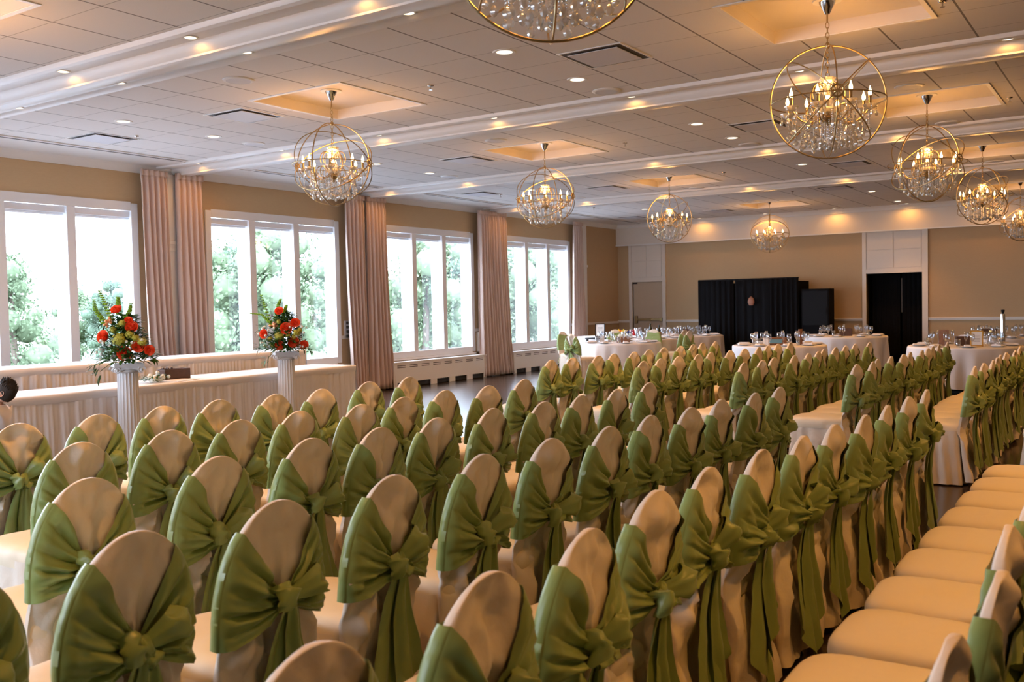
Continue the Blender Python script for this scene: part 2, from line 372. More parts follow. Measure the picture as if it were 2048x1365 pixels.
# window units
for k, r in enumerate(WR):
    l = r-2.9; f = MB()
    f.box(XW-.02, XW+.03, l-.02, l+.09, zb, zt); f.box(XW-.02, XW+.03, r-.09, r+.02, zb, zt)
    f.box(XW-.02, XW+.03, l+.09, r-.09, zt-.11, zt+.02); f.box(XW-.02, XW+.03, l+.09, r-.09, zb-.02, zb+.11)
    f.box(XW, XW+.045, l-.03, r+.03, zb-.06, zb-.02)
    mu = [r-1.98, r-1.01]
    for y in mu: f.box(XW-.29, XW+.02, y-.065, y+.065, zb+.05, zt-.05)
    f.box(XW-.29, XW-.02, l, l+.05, zb, zt); f.box(XW-.29, XW-.02, r-.05, r, zb, zt)
    f.box(XW-.29, XW-.02, l, r, zt-.03, zt); f.box(XW-.29, XW-.02, l, r, zb, zb+.05)
    wnd = f.build('window_%d' % (k+1), M['winwhite'], smooth=False, bevel=.006); struct(wnd)
    ed = [l+.05, mu[0]-.065, mu[0]+.065, mu[1]-.065, mu[1]+.065, r-.05]
    for j in range(3):
        y0, y1 = ed[2*j], ed[2*j+1]
        MB().box(XW-.265, XW-.262, y0, y1, zb+.05, zt-.03).build('window_pane', M['pane'], wnd, smooth=False)
        c = MB(); c.box(XW-.14, XW-.03, y0, y1, zt-.20, zt-.11); c.tube([(XW-.10, y0, zt-.215), (XW-.10, y1, zt-.215)], .022, 10)
        c.build('blind_cassette', M['winwhite'], wnd, smooth=False)
        if j < 3:
            h = MB(); h.ball((XW-.25, y1-.06, zb+.22), .018, 8, 6, 1, .7, 1.5); h.build('window_latch', M['chrome'], wnd)
    la = bpy.data.lights.new('window_portal', 'AREA'); la.shape = 'RECTANGLE'; la.size = zt-zb; la.size_y = 2.9; la.cycles.is_portal = True
    lo = bpy.data.objects.new('window_portal', la); COL.objects.link(lo); lo.location = (XW-.33, r-1.45, (zt+zb)/2)
    lo.rotation_euler = (0, -pi/2, 0)
# pilasters between the windows
for k in range(5):
    yc = WR[k]+.61; b = MB()
    b.box(XW, XW+.12, yc-.13, yc+.13, 0, 3.6); b.box(XW, XW+.14, yc-.15, yc+.15, 2.46, 2.51); b.box(XW, XW+.14, yc-.15, yc+.15, 2.56, 2.61); b.box(XW, XW+.14, yc-.15, yc+.15, 0, .12)
    struct(b.build('trim_pilaster', M['white'], smooth=False, bevel=.004))
b = MB(); b.box(XW, XW+.10, 21.50, 21.72, 0, 3.6); b.box(XW, XW+.12, 21.48, 21.74, 2.5, 2.56); struct(b.build('trim_pilaster', M['white'], smooth=False, bevel=.004))
# doors in the far wall
def casing(d, o0, o1, name, zt_=3.12):
    x0, x1, h = d; b = MB(); y = YF
    b.box(o0, x0+.0, y-.05, y+.1, 0, zt_); b.box(x1, o1, y-.05, y+.1, 0, zt_); b.box(x0, x1, y-.05, y+.1, h, h+.11)
    b.box(x0, x1, y-.03, y, h+.11, zt_)
    xm = (x0+x1)/2; z0, z1 = h+.13, zt_-.02; zm = (z0+z1)/2
    for (a, c) in ((x0+.02, xm-.01), (xm+.01, x1-.02)):
        for (e, g) in ((z0, zm-.01), (zm+.01, z1)): b.box(a, c, y-.045, y-.03, e, g)
    return struct(b.build(name, M['cream'], smooth=False, bevel=.003))
casing(D1, -11.95, -10.86, 'trim_1'); casing(D2, -5.76, -4.30, 'trim_2')
dr = struct(MB().box(D1[0], D1[1], YF+.05, YF+.095, 0, D1[2]).build('door_1', mat('beige_door', (.50,.38,.26), .5), smooth=False))
b = MB(); b.box(D1[0]+.12, D1[1]-.03, YF-.02, YF+.02, 1.06, 1.125); b.box(D1[0]+.06, D1[0]+.13, YF-.03, YF+.05, .99, 1.20); b.box(D1[1]-.1, D1[1]-.03, YF-.03, YF+.05, 1.04, 1.14); b.box(D1[0]+.50, D1[0]+.55, YF-.03, YF+.02, 1.05, 1.135)
b.build('panic_bar', M['brass'], dr, smooth=False, bevel=.008)
MB().box(D1[0], D1[0]+.12, YF+.02, YF+.05, 2.07, 2.11).build('door_closer', M['dark'], dr, smooth=False)
# black drapes inside the dark doorway
def drape(name, x0, x1, y, z0, z1, m, label, cat, lam=.11, amp=.03, parent=None, seed=0, group=None):
    n = max(8, int((x1-x0)/.018)); rr = random.Random(seed); ph = rr.random()*9
    def fn(u, v):
        x = x0+(x1-x0)*u; g = amp*(.6+.4*sin(x*3+ph))*(sin(2*pi*x/lam+ph+1.2*sin(x*5))+.35*sin(4*pi*x/lam+ph*2)); z = z0+(z1-z0)*v
        return (x, y+g*(1.15-.4*v), z)
    o = MB().grid(n, 10, fn).build(name, m, parent, angle=0, solid=.004)
    if not parent: tag(o, label, cat, group)
    return o
drape('drape', D2[0]+.02, -5.02, YF+.5, 0.02, 2.3, M['black'], 'black drape hanging in the dark doorway, left of the light gap', 'drape', seed=1)
drape('drape', -4.98, D2[1]+.25, YF+.52, 0.02, 2.3, M['black'], 'black drape hanging in the dark doorway, right of the light gap', 'drape', seed=2)
b = MB().box(-5.02, -4.985, YF+.62, YF+.63, 1.2, 2.02); struct(b.build('light_sliver', mat('light_sliver_paint', (.5,.45,.38), .8), smooth=False))  # pale strip, the sliver of light between the drapes put into its colour
# convector covers under the windows
for k, r in enumerate(WR[2:]):
    y0 = r-2.95 if k else 5.6; y1 = r+.1
    root = thing('convector_cabinet', ['white convector cabinet under the window nearest the camera, behind the head tables', 'white convector cabinet behind the far end of the head tables', 'white slotted convector cabinet under the window past the head tables', 'white slotted convector cabinet under the farthest window'][k], 'radiator', (XW, (y0+y1)/2, 0))
    yy0, yy1 = y0-(y0+y1)/2, y1-(y0+y1)/2
    b = MB(); b.box(.0, .26, yy0, yy1, .47, .50); b.box(.225, .25, yy0, yy1, .10, .47)
    ncut = 5; seg = (yy1-yy0)/ncut
    for j in range(ncut+1):
        yj = yy0+seg*j; b.box(.225, .25, max(yy0, yj-.10), min(yy1, yj+.10), 0, .10)
    b.build('cabinet_body', M['white'], root, smooth=False, bevel=.004)
    g = MB(); ns = int((yy1-yy0)/.36)
    for j in range(ns):
        ya = yy0+.1+j*(yy1-yy0-.1)/ns
        for z in (.385, .42): g.box(.25, .2525, ya, ya+.24, z, z+.014)
    g.build('vent_slots', M['vdark'], root, smooth=False)
    MB().box(.02, .21, yy0+.01, yy1-.01, .01, .46).build('inner_fin', M['dark'], root, smooth=False)
# control plates on the window wall
t = thing('control_panel', 'grey switch panel on the beige wall beside the draped curtains by the head table', 'switch', (XW+.0, 12.86, 1.17))
MB().box(0, .03, -.055, .055, -.16, .16).build('plate', M['vent'], t, smooth=False, bevel=.004)
for z in (-.12, -.04, .04, .12): MB().box(.03, .045, -.03, .03, z-.025, z+.025).build('switch', M['vdark'], t, smooth=False)
t = thing('thermostat_unit', 'beige slotted unit on the wall between the second and third curtains', 'intercom', (XW, 16.98, .80))
MB().box(0, .07, -.07, .07, -.24, .18).build('housing', M['cream'], t, smooth=False, bevel=.006)
MB().box(.07, .074, -.05, .03, -.18, .12).build('grille', M['vdark'], t, smooth=False)
# ------------------------------------------------------------------ curtains
def curtain(y0, y1, label, seed, b0=0, b1=0):
    root = thing('curtain', label, 'curtain', (XW+.2, 0, 0), group='pinch pleated curtains between the windows')
    n = int((y1-y0)/.0115); rr = random.Random(seed); ph = rr.random()*6; np_ = max(4, round((y1-y0)/.095))
    def fn(u, v):
        z = .02+v*3.60; e = 1-v; yy = y0-b0*e*e+(y1-y0+(b0+b1)*e*e)*u
        uu = u+.012*sin(u*17+ph)*e
        a = .038+.020*e+.008*sin(u*23+ph)
        if v > .965: a *= .55
        x = a*sin(2*pi*np_*uu+ph+.5*sin(v*3+u*9)*e) + .012*fbm((u*14, v*2.2, seed)) + .03*sin(u*pi)
        return (x, yy+.012*fbm((u*9+4, v*3, seed))*e, z)
    MB().grid(n, 34, fn).build('drape_panel', M['curtain'], root, angle=0, solid=.004)
    def fh(u, v):
        return (.042+.014*sin(2*pi*np_*u+ph), y0+(y1-y0)*u, 3.53+.09*v)
    MB().grid(n, 4, fh).build('pleat_header', M['curtain'], root, angle=0, solid=.006)
    return root
for i, (a, b, l, b0, b1) in enumerate([(8.50, 8.95, 'beige curtain on the near side of the first pilaster, behind the nearer flower column', -.10, .10), (9.11, 9.59, 'beige curtain on the far side of the first pilaster, right of the nearer flower column', .0, .12),
    (12.68, 13.17, 'beige curtain beside the switch panel at the end of the head tables', -.12, .0), (13.22, 13.76, 'beige curtain just past the end of the head tables, beside the slotted convector', .04, .16),
    (16.79, 17.25, 'beige curtain against the third window, near half of the pair over the dance floor', .0, .2), (17.27, 17.86, 'beige curtain against the farthest window, far half of the pair over the dance floor', -.2, .2), (20.85, 21.28, 'single beige curtain by the far corner, behind the photo frame', .12, .14)]):
    curtain(a, b, l, i+1, b0, b1)
# ------------------------------------------------------------------ ceiling fittings
def spot(loc, energy, parent, size=1.9, blend=.6, r=.05):
    l = bpy.data.lights.new('downlight_lamp', 'SPOT'); l.energy = energy; l.color = WARM; l.spot_size = size; l.spot_blend = blend; l.shadow_soft_size = r
    o = bpy.data.objects.new('downlight_lamp', l); COL.objects.link(o); o.location = loc
    if parent: o.parent = parent
    return o
def downlight(x, y, z, r, label, group, energy, size=1.9):
    t = thing('recessed_downlight', label, 'downlight', (x, y, z), group=group)
    MB().lathe([(r*.68, -.001), (r*.72, -.006), (r*.95, -.007), (r, -.002), (r, .004)], 28, cap=False).build('trim_ring', M['white'], t)
    MB().lathe([(0, -.003), (r*.66, -.003), (r*.70, .004)], 24, cap=False).build('lamp_lens', M['lens'], t)
    spot((0, 0, -.012 if r < .08 else -.03), energy, t, size)
    return t
BAYN = ['first', 'second', 'third', 'fourth', 'last']
for i, (x, y) in enumerate([(-4.575,6.78),(-4.583,8.03),(-4.59,10.93),(-4.61,12.16),(-4.63,15.26),(-4.65,17.3),(-4.7,20.07),(-4.72,22.5)]):
    downlight(x, y, ZC, .10, 'round lit recessed downlight, %s of eight down the middle of the tiled ceiling' % ['nearest','second','third','fourth','fifth','sixth','seventh','farthest'][i], 'downlights down the middle of the ceiling', K_DOWN, 1.6)
for i, (x, y) in enumerate([(-9.6,6.56),(-9.6,7.80),(-9.63,10.79),(-9.65,12.09),(-9.65,15.1),(-9.66,17.52),(-9.7,20.01)]):
    downlight(x, y, ZC, .10, 'round lit recessed downlight, %s of seven along the window side ceiling' % ['nearest','second','third','fourth','fifth','sixth','farthest'][i], 'downlights along the window side', K_DOWN, 1.6)
XS = [-11.52+1.75*k for k in range(7)]
for k in range(4):
    yb = 4.70+P*k
    for s, (dy, nm) in enumerate(((.20, 'near'), (.755, 'far'))):
        for i, x in enumerate(XS):
            if k == 0 and x > -3.5: continue
            downlight(x, yb+dy, ZC, .065, 'small lit accent light %s from the windows, %s side of the %s ceiling beam' % (['first','second','third','fourth','fifth','sixth','seventh'][i], nm, BAYN[k]), 'accent lights along the ceiling beams', K_STRIP, 2.95)
for i, x in enumerate([-9.73, -8.0, -6.32, -4.69, -3.0]):
    downlight(x, YF-.36, ZC, .065, 'small lit accent light over the far wall, %s from the windows' % ['first','second','third','fourth','fifth'][i], 'accent lights over the far wall', K_STRIP, 2.95)
# added spots, no fittings: light for the unseen hall behind and beside the camera
for x, y in [(-4.6, 2.4), (-4.6, 3.6), (-9.6, 2.4), (.4, 2.4), (.4, 4.0), (.4, 6.8), (.4, 8.0), (.4, 10.9), (.4, 12.1), (3.2, 3), (3.2, 7.5), (.4, 15.2), (.4, 17.4), (-2.2, .4), (-4.6, .2), (0.4, -1)]:
    spot((x, y, ZC-.04), K_DOWN*1.3, None, 1.7, .7)
def speaker(x, y, label):
    t = thing('ceiling_speaker', label, 'speaker', (x, y, ZC), group='round ceiling speakers')
    MB().lathe([(.145, 0), (.145, -.006), (.135, -.012), (.115, -.014)], 32, cap=False).build('speaker_rim', M['white'], t)
    MB().lathe([(0, -.012), (.115, -.013)], 32, cap=False).build('speaker_grille', M['spk'], t)
for x, y, l in [(-7.08,6.06,'nearest the first beam, beside the first left chandelier'),(-9.62,8.45,'near the first curtain pair'),(-4.6,8.65,'before the second beam, near the middle downlights'),(-7.1,10.29,'just past the second beam, left of the middle'),(-9.65,12.61,'near the second curtain pair'),(-2.07,10.43,'just past the second beam, beside the large right chandelier'),(-4.62,12.82,'before the third beam, near the middle downlights'),(-2.12,12.9,'before the third beam on the right, behind the second right chandelier'),(-9.66,16.9,'near the third curtain pair'),(-7.16,17.0,'past the third left chandelier'),(-7.19,20.05,'before the farthest left chandelier'),(-2.11,17.08,'past the third right chandelier')]:
    speaker(x, y, 'white round ceiling speaker '+l)
def vent(x, y, label, s=.29):
    t = thing('ceiling_vent', label, 'air vent', (x, y, ZC), group='square ceiling air vents')
    b = MB()
    for (x0, x1, y0, y1) in ((-s-.02, s+.02, -s-.02, -s), (-s-.02, s+.02, s, s+.02), (-s-.02, -s, -s, s), (s, s+.02, -s, s)): b.box(x0, x1, y0, y1, -.006, .0)
    b.build('vent_frame', M['white'], t, smooth=False)
    MB().box(-s, s, -s, s, -.002, .0).build('vent_opening', M['vdark'], t, smooth=False)
    MB().box(-s+.05, s-.05, -s+.05, s-.05, -.016, -.010).build('vent_plate', M['vent'], t, smooth=False, bevel=.003)
for x, y, l in [(-8.33,7.2,'left of the first left chandelier'),(-3.96,7.43,'left of the largest chandelier'),(-8.36,11.39,'left of the second left chandelier'),(-4.02,11.53,'beyond the largest chandelier'),(-10.72,7.03,'nearest the windows, before the first curtains'),(-8.43,15.83,'left of the third left chandelier'),(-4.02,15.74,'in the third bay on the right'),(-10.72,14.95,'near the windows in the third bay'),(-5.1,18.9,'past the last beam near the middle'),(-8.55,21.7,'near the farthest left chandelier'),(-10.87,21.7,'in the far window corner')]:
    vent(x, y, 'square ceiling air vent with a pale centre plate '+l)
for i, (x, y) in enumerate([(-5.83,7.35),(-10.27,7.19),(-5.89,11.58),(-5.95,15.3),(-5.94,18.91),(-1.3,11.71),(-10.52,15.37),(-10.36,18.79),(-1.28,7.6),(-5.98,22.5)]):
    t = MB().lathe([(.0, -.045), (.018, -.045), (.018, -.041), (.005, -.038), (.006, -.012), (.028, -.008), (.033, 0)], 14).build('fire_sprinkler', M['chrome'], None, (x, y, ZC))
    tag(t, 'small metal fire sprinkler in the ceiling, '+['before the largest vent in the first bay','near the windows in the first bay','middle of the second bay','middle of the third bay','just past the last beam','right side of the second bay','near the windows in the third bay','near the windows past the last beam','right of the largest chandelier','close to the far wall cornice'][i], 'sprinkler', 'ceiling sprinklers')
# ------------------------------------------------------------------ chandeliers
def circ(r, n=48, e1=Vector((1,0,0)), e2=Vector((0,0,1)), c=Vector((0,0,0))):
    return [c+e1*r*cos(2*pi*i/n)+e2*r*sin(2*pi*i/n) for i in range(n)]
def make_chandelier(loc, yaw, label, R=.422):
    t = thing('chandelier', label, 'chandelier', loc, yaw, 'gold orb chandeliers'); top = 3.795-loc[2]
    G = M['gold']
    MB().lathe([(.0, top), (.062, top), (.060, top-.012), (.040, top-.05), (.024, top-.085), (.018, top-.095), (0, top-.095)], 20, cap=False).build('canopy', M['chrome'], t)
    MB().lathe([(.11, top+.003), (.105, top-.004), (.0, top-.004)], 24, cap=False).build('ceiling_plate', M['white'], t)
    b = MB(); b.tube([(0,0,top-.09), (0,0,top-.16)], .006, 6); z = top-.16; i = 0
    while z > .17:
        a = circ(.5, 10, Vector((.026 if i % 2 else 0, 0 if i % 2 else .026, 0)), Vector((0,0,.046)), Vector((0,0,z-.02)))
        b.tube(a, .0034, 5, True); z -= .037; i += 1
    b.build('chain', G, t)
    X, Y, Z = Vector((1,0,0)), Vector((0,1,0)), Vector((0,0,1))
    b = MB(); b.tube(circ(R, 64, Y, Z), .0062, 7, True); b.build('orb_ring', G, t)
    for k in range(4):
        a = pi*k/4; e = Y*cos(a)+Z*sin(a); b = MB(); b.tube(circ(R*.985, 64, X, e), .0052, 6, True); b.build('orb_ring', G, t)
    for s in (-1, 1):
        b = MB(); b.tube(circ(.043, 20, Y, Z, X*s*R*.985), .007, 7, True); b.build('orb_hub', G, t)
    MB().lathe([(.0,R+.02),(.016,R+.016),(.02,R-.004),(.012,R-.02),(0,R-.02)], 12, cap=False).build('top_knuckle', G, t)
    # stem
    MB().lathe([(0,.16),(.008,.15),(.008,.06),(.012,.05),(.008,.03),(.008,-.09),(.045,-.105),(.05,-.118),(.03,-.14),(.012,-.155),(.006,-.18),(0,-.185)], 14, cap=False).build('stem', G, t)
    C = M['crystal']
    def dish(r, z, n=16):
        b = MB(); prof = [(.01, z-.02), (r*.55, z-.016), (r*.92, z+.004), (r, z+.016), (r*.86, z+.010), (r*.5, z-.006), (.01, z-.01)]
        k = len(prof); vs = []
        for i in range(n*2):
            q = 1+.10*(1 if i % 2 else -1); a = pi*i/n
            for rr, zz in prof: vs.append((rr*(1+(q-1)*(rr/r))*cos(a), rr*(1+(q-1)*(rr/r))*sin(a), zz))
        b.add(vs, [(i*k+j, ((i+1) % (2*n))*k+j, ((i+1) % (2*n))*k+j+1, i*k+j+1) for i in range(2*n) for j in range(k-1)])
        return b
    dish(.06, .165, 8).build('crystal_dish', C, t); dish(.085, -.06, 10).build('crystal_dish', C, t)
    MB().lathe([(.0,.14),(.03,.12),(.038,.09),(.02,.05),(.035,.02),(.055,-.01),(.05,-.05),(.02,-.08),(0,-.085)], 14, cap=False).build('crystal_column', C, t)
    first = {}
    def put(name, mk, m, loc_, rz=0, sc=None):
        if name not in first: first[name] = mk().build(name, m, t); o = first[name]; o['_'] = 1
        else: o = first[name].copy(); COL.objects.link(o); o.parent = t
        o.location = loc_; o.rotation_euler = (0,0,rz)
        if sc: o.scale = sc
        return o
    def arm():
        b = MB(); P_ = []
        for i in range(19):
            u = i/18
            if u < .35: q = u/.35; P_.append((.03+.085*q, 0, -.10-.045*sin(q*pi*.5)*1-.0*q))
            else: q = (u-.35)/.65; P_.append((.115+.19*q, 0, -.16+.030*q+.060*q**3 - .025*sin(pi*q)))
        b.tube(P_, .0052, 6)
        # inner scroll
        S = [(.115+.062*cos(-pi/2+a)*(1-a/14), 0, -.075+.068*sin(-pi/2+a)*(1-a/14)) for a in [i*.35 for i in range(15)]]
        b.tube(S, .0045, 6); return b
    def scroll():
        return MB().tube([(.075+.055*cos(a), 0, .05+.075*sin(a)) for a in [-.6+i*.27 for i in range(14)]], .0048, 6)
    def candle(): return MB().lathe([(0,-.01),(.014,-.008),(.014,0),(.0105,.004),(.0105,.062),(.0125,.064),(.0125,.074),(0,.076)], 10, cap=False)
    def bulb(): return MB().lathe([(.006,0),(.012,.008),(.0145,.02),(.012,.036),(.006,.054),(.0015,.070),(0,.074)], 10, cap=False)
    def cup(): return dish(.050, -.004, 8)
    def drop(l=.045, r=.013):
        b = MB(); b.ball((0,0,.0), .0065, 6, 4); b.ball((0,0,-.014), .0045, 6, 4)
        b.lathe([(0,-.02),(r*.35,-.026),(r*.75,-.040),(r,-.052),(r*.62,-.066),(0,-.020-l)], 6, cap=False)
        return b
    def strand():
        b = MB()
        for i in range(13): b.ball((0,0,-i*.0155), .0068, 6, 4)
        b.lathe([(0,-.2),(.008,-.208),(.019,-.232),(.012,-.252),(0,-.262)], 6, cap=False); return b
    a2_ = lambda q: q+pi/8
    RA = .305
    for k in range(8):
        a = 2*pi*(k+.5)/8; dz = 0 if k % 2 else .012
        put('arm', arm, G, (0,0,dz), a); put('scroll', scroll, G, (0,0,dz), a)
        x, y = RA*cos(a), RA*sin(a)
        put('candle', candle, G, (x,y,-.062+dz), a); put('candle_bulb', bulb, M['bulb'], (x,y,.012+dz), a); put('crystal_cup', cup, C, (x,y,-.064+dz), a)
        for q in range(4):
            an = a+q*pi/2+.4; put('crystal_drop', drop, C, (x+.045*cos(an), y+.045*sin(an), -.072+dz), an)
        put('crystal_strand', strand, C, (x*.97, y*.97, -.09), a, (1.1,1.1,.62)); put('crystal_strand', strand, C, (.235*cos(a2_(a)), .235*sin(a2_(a)), -.10), a, (1.1,1.1,.85)); put('crystal_strand', strand, C, (.20*cos(a), .20*sin(a), -.11), a, (1.1,1.1,.95))
        a2 = a+pi/8
        put('crystal_strand', strand, C, (.165*cos(a2), .165*sin(a2), -.085), a2, (1,1,.92))
        put('crystal_strand', strand, C, (.10*cos(a), .10*sin(a), -.12), a, (1,1,.9))
        put('crystal_drop', drop, C, (.06*cos(a), .06*sin(a), .15), a, (1,1,1.2)); put('crystal_drop', drop, C, (.23*cos(a2), .23*sin(a2), -.12), a2, (1.5,1.5,1.5))
    put('crystal_strand', strand, C, (0,0,-.17), 0, (1.1,1.1,.75))
    for k in range(4):
        a = pi*k/2; put('crystal_strand', strand, C, (.05*cos(a), .05*sin(a), -.14), a, (1,1,.85))
    l = bpy.data.lights.new('chandelier_lamp', 'POINT'); l.energy = K_CHAND; l.color = (1,.455,.12); l.shadow_soft_size = .11
    o = bpy.data.objects.new('chandelier_lamp', l); COL.objects.link(o); o.parent = t; o.location = (0,0,.13)
    return t
ZB = 3.04
CH = [(-2.03,3.36,4,'largest gold orb chandelier, cut off by the top edge of the view'),(-7.05,7.24,62,'gold orb chandelier with crystal drops, closest of the window side row'),(-7.05,11.40,66,'second gold orb chandelier from the camera on the window side'),(-7.15,15.75,23,'third gold orb chandelier from the camera on the window side, before the panelled corner door'),(-7.15,21.1,88,'farthest gold orb chandelier on the window side, hanging in front of the black booth wall'),
      (-2.05,7.4,9,'big gold orb chandelier fully in view below the cream ceiling tray'),(-2.1,11.5,50,'gold orb chandelier just behind the biggest full one, second of the right row'),(-2.12,15.8,35,'third gold orb chandelier of the right row, partly before the fourth'),(-2.17,21.2,48,'farthest gold orb chandelier of the right row, by the edge of the view')]
for x, y, a, l in CH:
    tocam = atan2(-y, -x); make_chandelier((x, y, ZB), tocam+radians(a), l)
# the chandelier bay beside the camera and the third row, out of view: their light only
for x, y in [(-7.05, 3.2), (2.97, 7.35)]:
    l = bpy.data.lights.new('hall_lamp', 'POINT'); l.energy = K_CHAND; l.color = (1,.455,.12); l.shadow_soft_size = .25
    o = bpy.data.objects.new('hall_lamp', l); COL.objects.link(o); o.location = (x, y, ZB+.1)
# ------------------------------------------------------------------ covered chairs
# local frame: the sitter faces -x, the bow is on +x, the top of the back is above the origin
HT, WB = .975, .198
def xc(z):
    return -.078*((HT-z)/.52) if z > .455 else -.078+.05*((.455-z)/.455)**1.3
ZC2 = .655
def wo(z):      # half width of the back
    if z >= ZC2: return WB*max(0, 1-((z-ZC2)/(HT-ZC2))**2.15)**.5
    return WB-.010*min(1, (ZC2-z)/.2)
def ring_pt(a, w, t, e=.52):
    c, s = cos(a), sin(a)
    return (t*(abs(c)**e)*(1 if c >= 0 else -1), w*(abs(s)**e)*(1 if s >= 0 else -1))
def ring_polar(a, hx, hy, e):
    p = 2/e; c, s_ = cos(a), sin(a); r = ((abs(c)/hx)**p+(abs(s_)/hy)**p)**(-1/p); return r*c, r*s_
def chair_parts(seed):
    rr = random.Random(seed); parts = {}; sd = seed*7.3
    # back cover
    NR = 56; b = MB(); n = 80; zs = [.04+.04*i for i in range(10)]+[.44+.0155*i for i in range(15)]
    A = [(i+1)/21*pi/2 for i in range(20)]; zs += [ZC2+(HT-ZC2)*sin(a)**1.0 for a in A]
    zs = sorted(z for z in set(zs) if z < HT-.0004)
    knz = .665
    def disp(y, z, w):
        dz = z-knz; r = sqrt(y*y+dz*dz); g = max(0, min(1, (HT-z)/.05))*max(0, 1-(min(1, abs(y)/max(w, .01)))**4); low = max(0, (.56-z)/.56)
        d = fbm((y*6+sd, z*5, seed))
        if dz > 0:
            an = atan2(y, dz+.07); f_ = .0050*sin(an*16+sd+1.5*sin(z*9+sd))+.0022*sin(an*31+sd*2)+.003*sin(an*7+sd)
            return g*min(1, r/.06)*(1.9*f_*(1.1-.6*min(1, dz/.28))+.050*d)
        an = atan2(y, -dz+.05); k_ = min(1, r/.05)
        f_ = .010*(1-2*abs(sin(an*5+sd*1.7))**.8)+.008*sin(an*19+sd)+.008*sin(z*34+y*40+sd+6*fbm((y*5,z*5,sd)))*max(0, 1-abs(z-.48)/.2)
        return (.35+.65*g)*k_*f_*1.7*(1-.2*low)+.045*d
    def face(y, w, t): return t*max(0, 1-min(1, abs(y)/max(w, .01))**4.44)**.225
    vs = []
    for z in zs:
        t = .020 if z < .80 else .020*max(.25, (1-((z-.80)/(HT-.80))**3.2))**.5
        w = wo(z); low = max(0, (.56-z)/.56); pin = max(0, 1-abs(z-.58)/.10)
        for i in range(n):
            if i < NR: y = w*sin(pi*((i+.0)/(NR-1)-.5))*.9999; x = face(y, w, t)
            else: y = -w*sin(pi*((i-NR+1)/(n-NR+1)-.5)); x = -face(y, w, t)
            if z < .62:
                y *= 1+.07*low-.07*pin; x *= 1+ (.7*low if x > 0 else 0)
            if i < NR:
                x += disp(y, z, w)
            vs.append((xc(z)+x, y, z))
    fs = [(j*n+i, j*n+(i+1) % n, (j+1)*n+(i+1) % n, (j+1)*n+i) for j in range(len(zs)-1) for i in range(n)]
    vs.append((xc(HT), 0, HT)); L = len(vs)-1; k = (len(zs)-1)*n
    fs += [(k+i, k+(i+1) % n, L) for i in range(n)]
    b.add(vs, fs); parts['back_cover'] = (b, M['cover'], 70)
    # skirt round the seat
    b = MB(); n = 96; zz = [.012, .05, .10, .16, .22, .28, .34, .39, .43, .455]; vs = []
    x0, x1 = -.545, -.075
    for z in zz:
        f = 1-z/.455; hx, hy = (x1-x0)/2, .203
        for i in range(n):
            a = 2*pi*i/n; px, py = ring_polar(a, hx, hy, .34)
            cxn = (x0+x1)/2-.012*f
            fl = 1+.10*f; q = i/n*2*pi
            wv = (.003+.013*f)*sin(q*13+sd+1.5*sin(q*3+sd)+z*4) + .010*f*fbm((cos(q)*3+sd, sin(q)*3, z*3))+.012*sin(q*2-z*11+sd)*f*(1-f)
            r = sqrt(px*px+py*py); vs.append((cxn+px*fl*(1+wv/r*1.0), max(-.212, min(.212, py*(1+.025*f)*(1+wv/r))), z))
    b.add(vs, [(j*n+i, j*n+(i+1) % n, (j+1)*n+(i+1) % n, (j+1)*n+i) for j in range(len(zz)-1) for i in range(n)])
    parts['skirt'] = (b, M['cover'], 70)
    # padded seat
    b = MB(); n = 56; vs = []; prof = [(0,.418),(.985,.42),(1.0,.435),(1.012,.46),(1.0,.482),(.965,.498),(.90,.508),(.75,.515),(.45,.520),(.001,.521)]
    for r, z in prof:
        for i in range(n):
            a = 2*pi*i/n; px, py = ring_polar(a, .252, .210, .42)
            vs.append((-.305+px*r, py*r*(1-.05*(px*r > .1)), z+.0035*fbm((px*r*6+sd, py*r*6, 1))))
    b.add(vs, [(j*n+i, j*n+(i+1) % n, (j+1)*n+(i+1) % n, (j+1)*n+i) for j in range(len(prof)-1) for i in range(n)])
    parts['seat'] = (b, M['seat'], 75)
    # sash: pleated fans gathered to the knot, carried round the front of the back
    b = MB(); ky = rr.uniform(-.012, .02); kz = knz+rr.uniform(-.01, .01)
    for s in (-1, 1):
        ph = rr.random()*9; nv = 64; hi = .905+rr.uniform(-.012, .014); lo = .570+rr.uniform(-.015, .012)
        us = [(i/15)**.9 for i in range(15)]+[.965, .982, .992, 1.0]
        def fold(v):
            q = sin(v*23+ph+4*v*v+1.2*sin(v*8+ph)); return .85*(1-2*(1-abs(sin((v*23+ph+4*v*v+1.2*sin(v*8+ph))/2)))**1.6)+.30*sin(v*47+ph*2)+.35*sin(v*11+ph*3)
        vs = []
        rows = [('r', u) for u in us]+[('w', .35), ('w', .7), ('w', 1)]+[('f', u) for u in (.15, .4, .7, 1)]
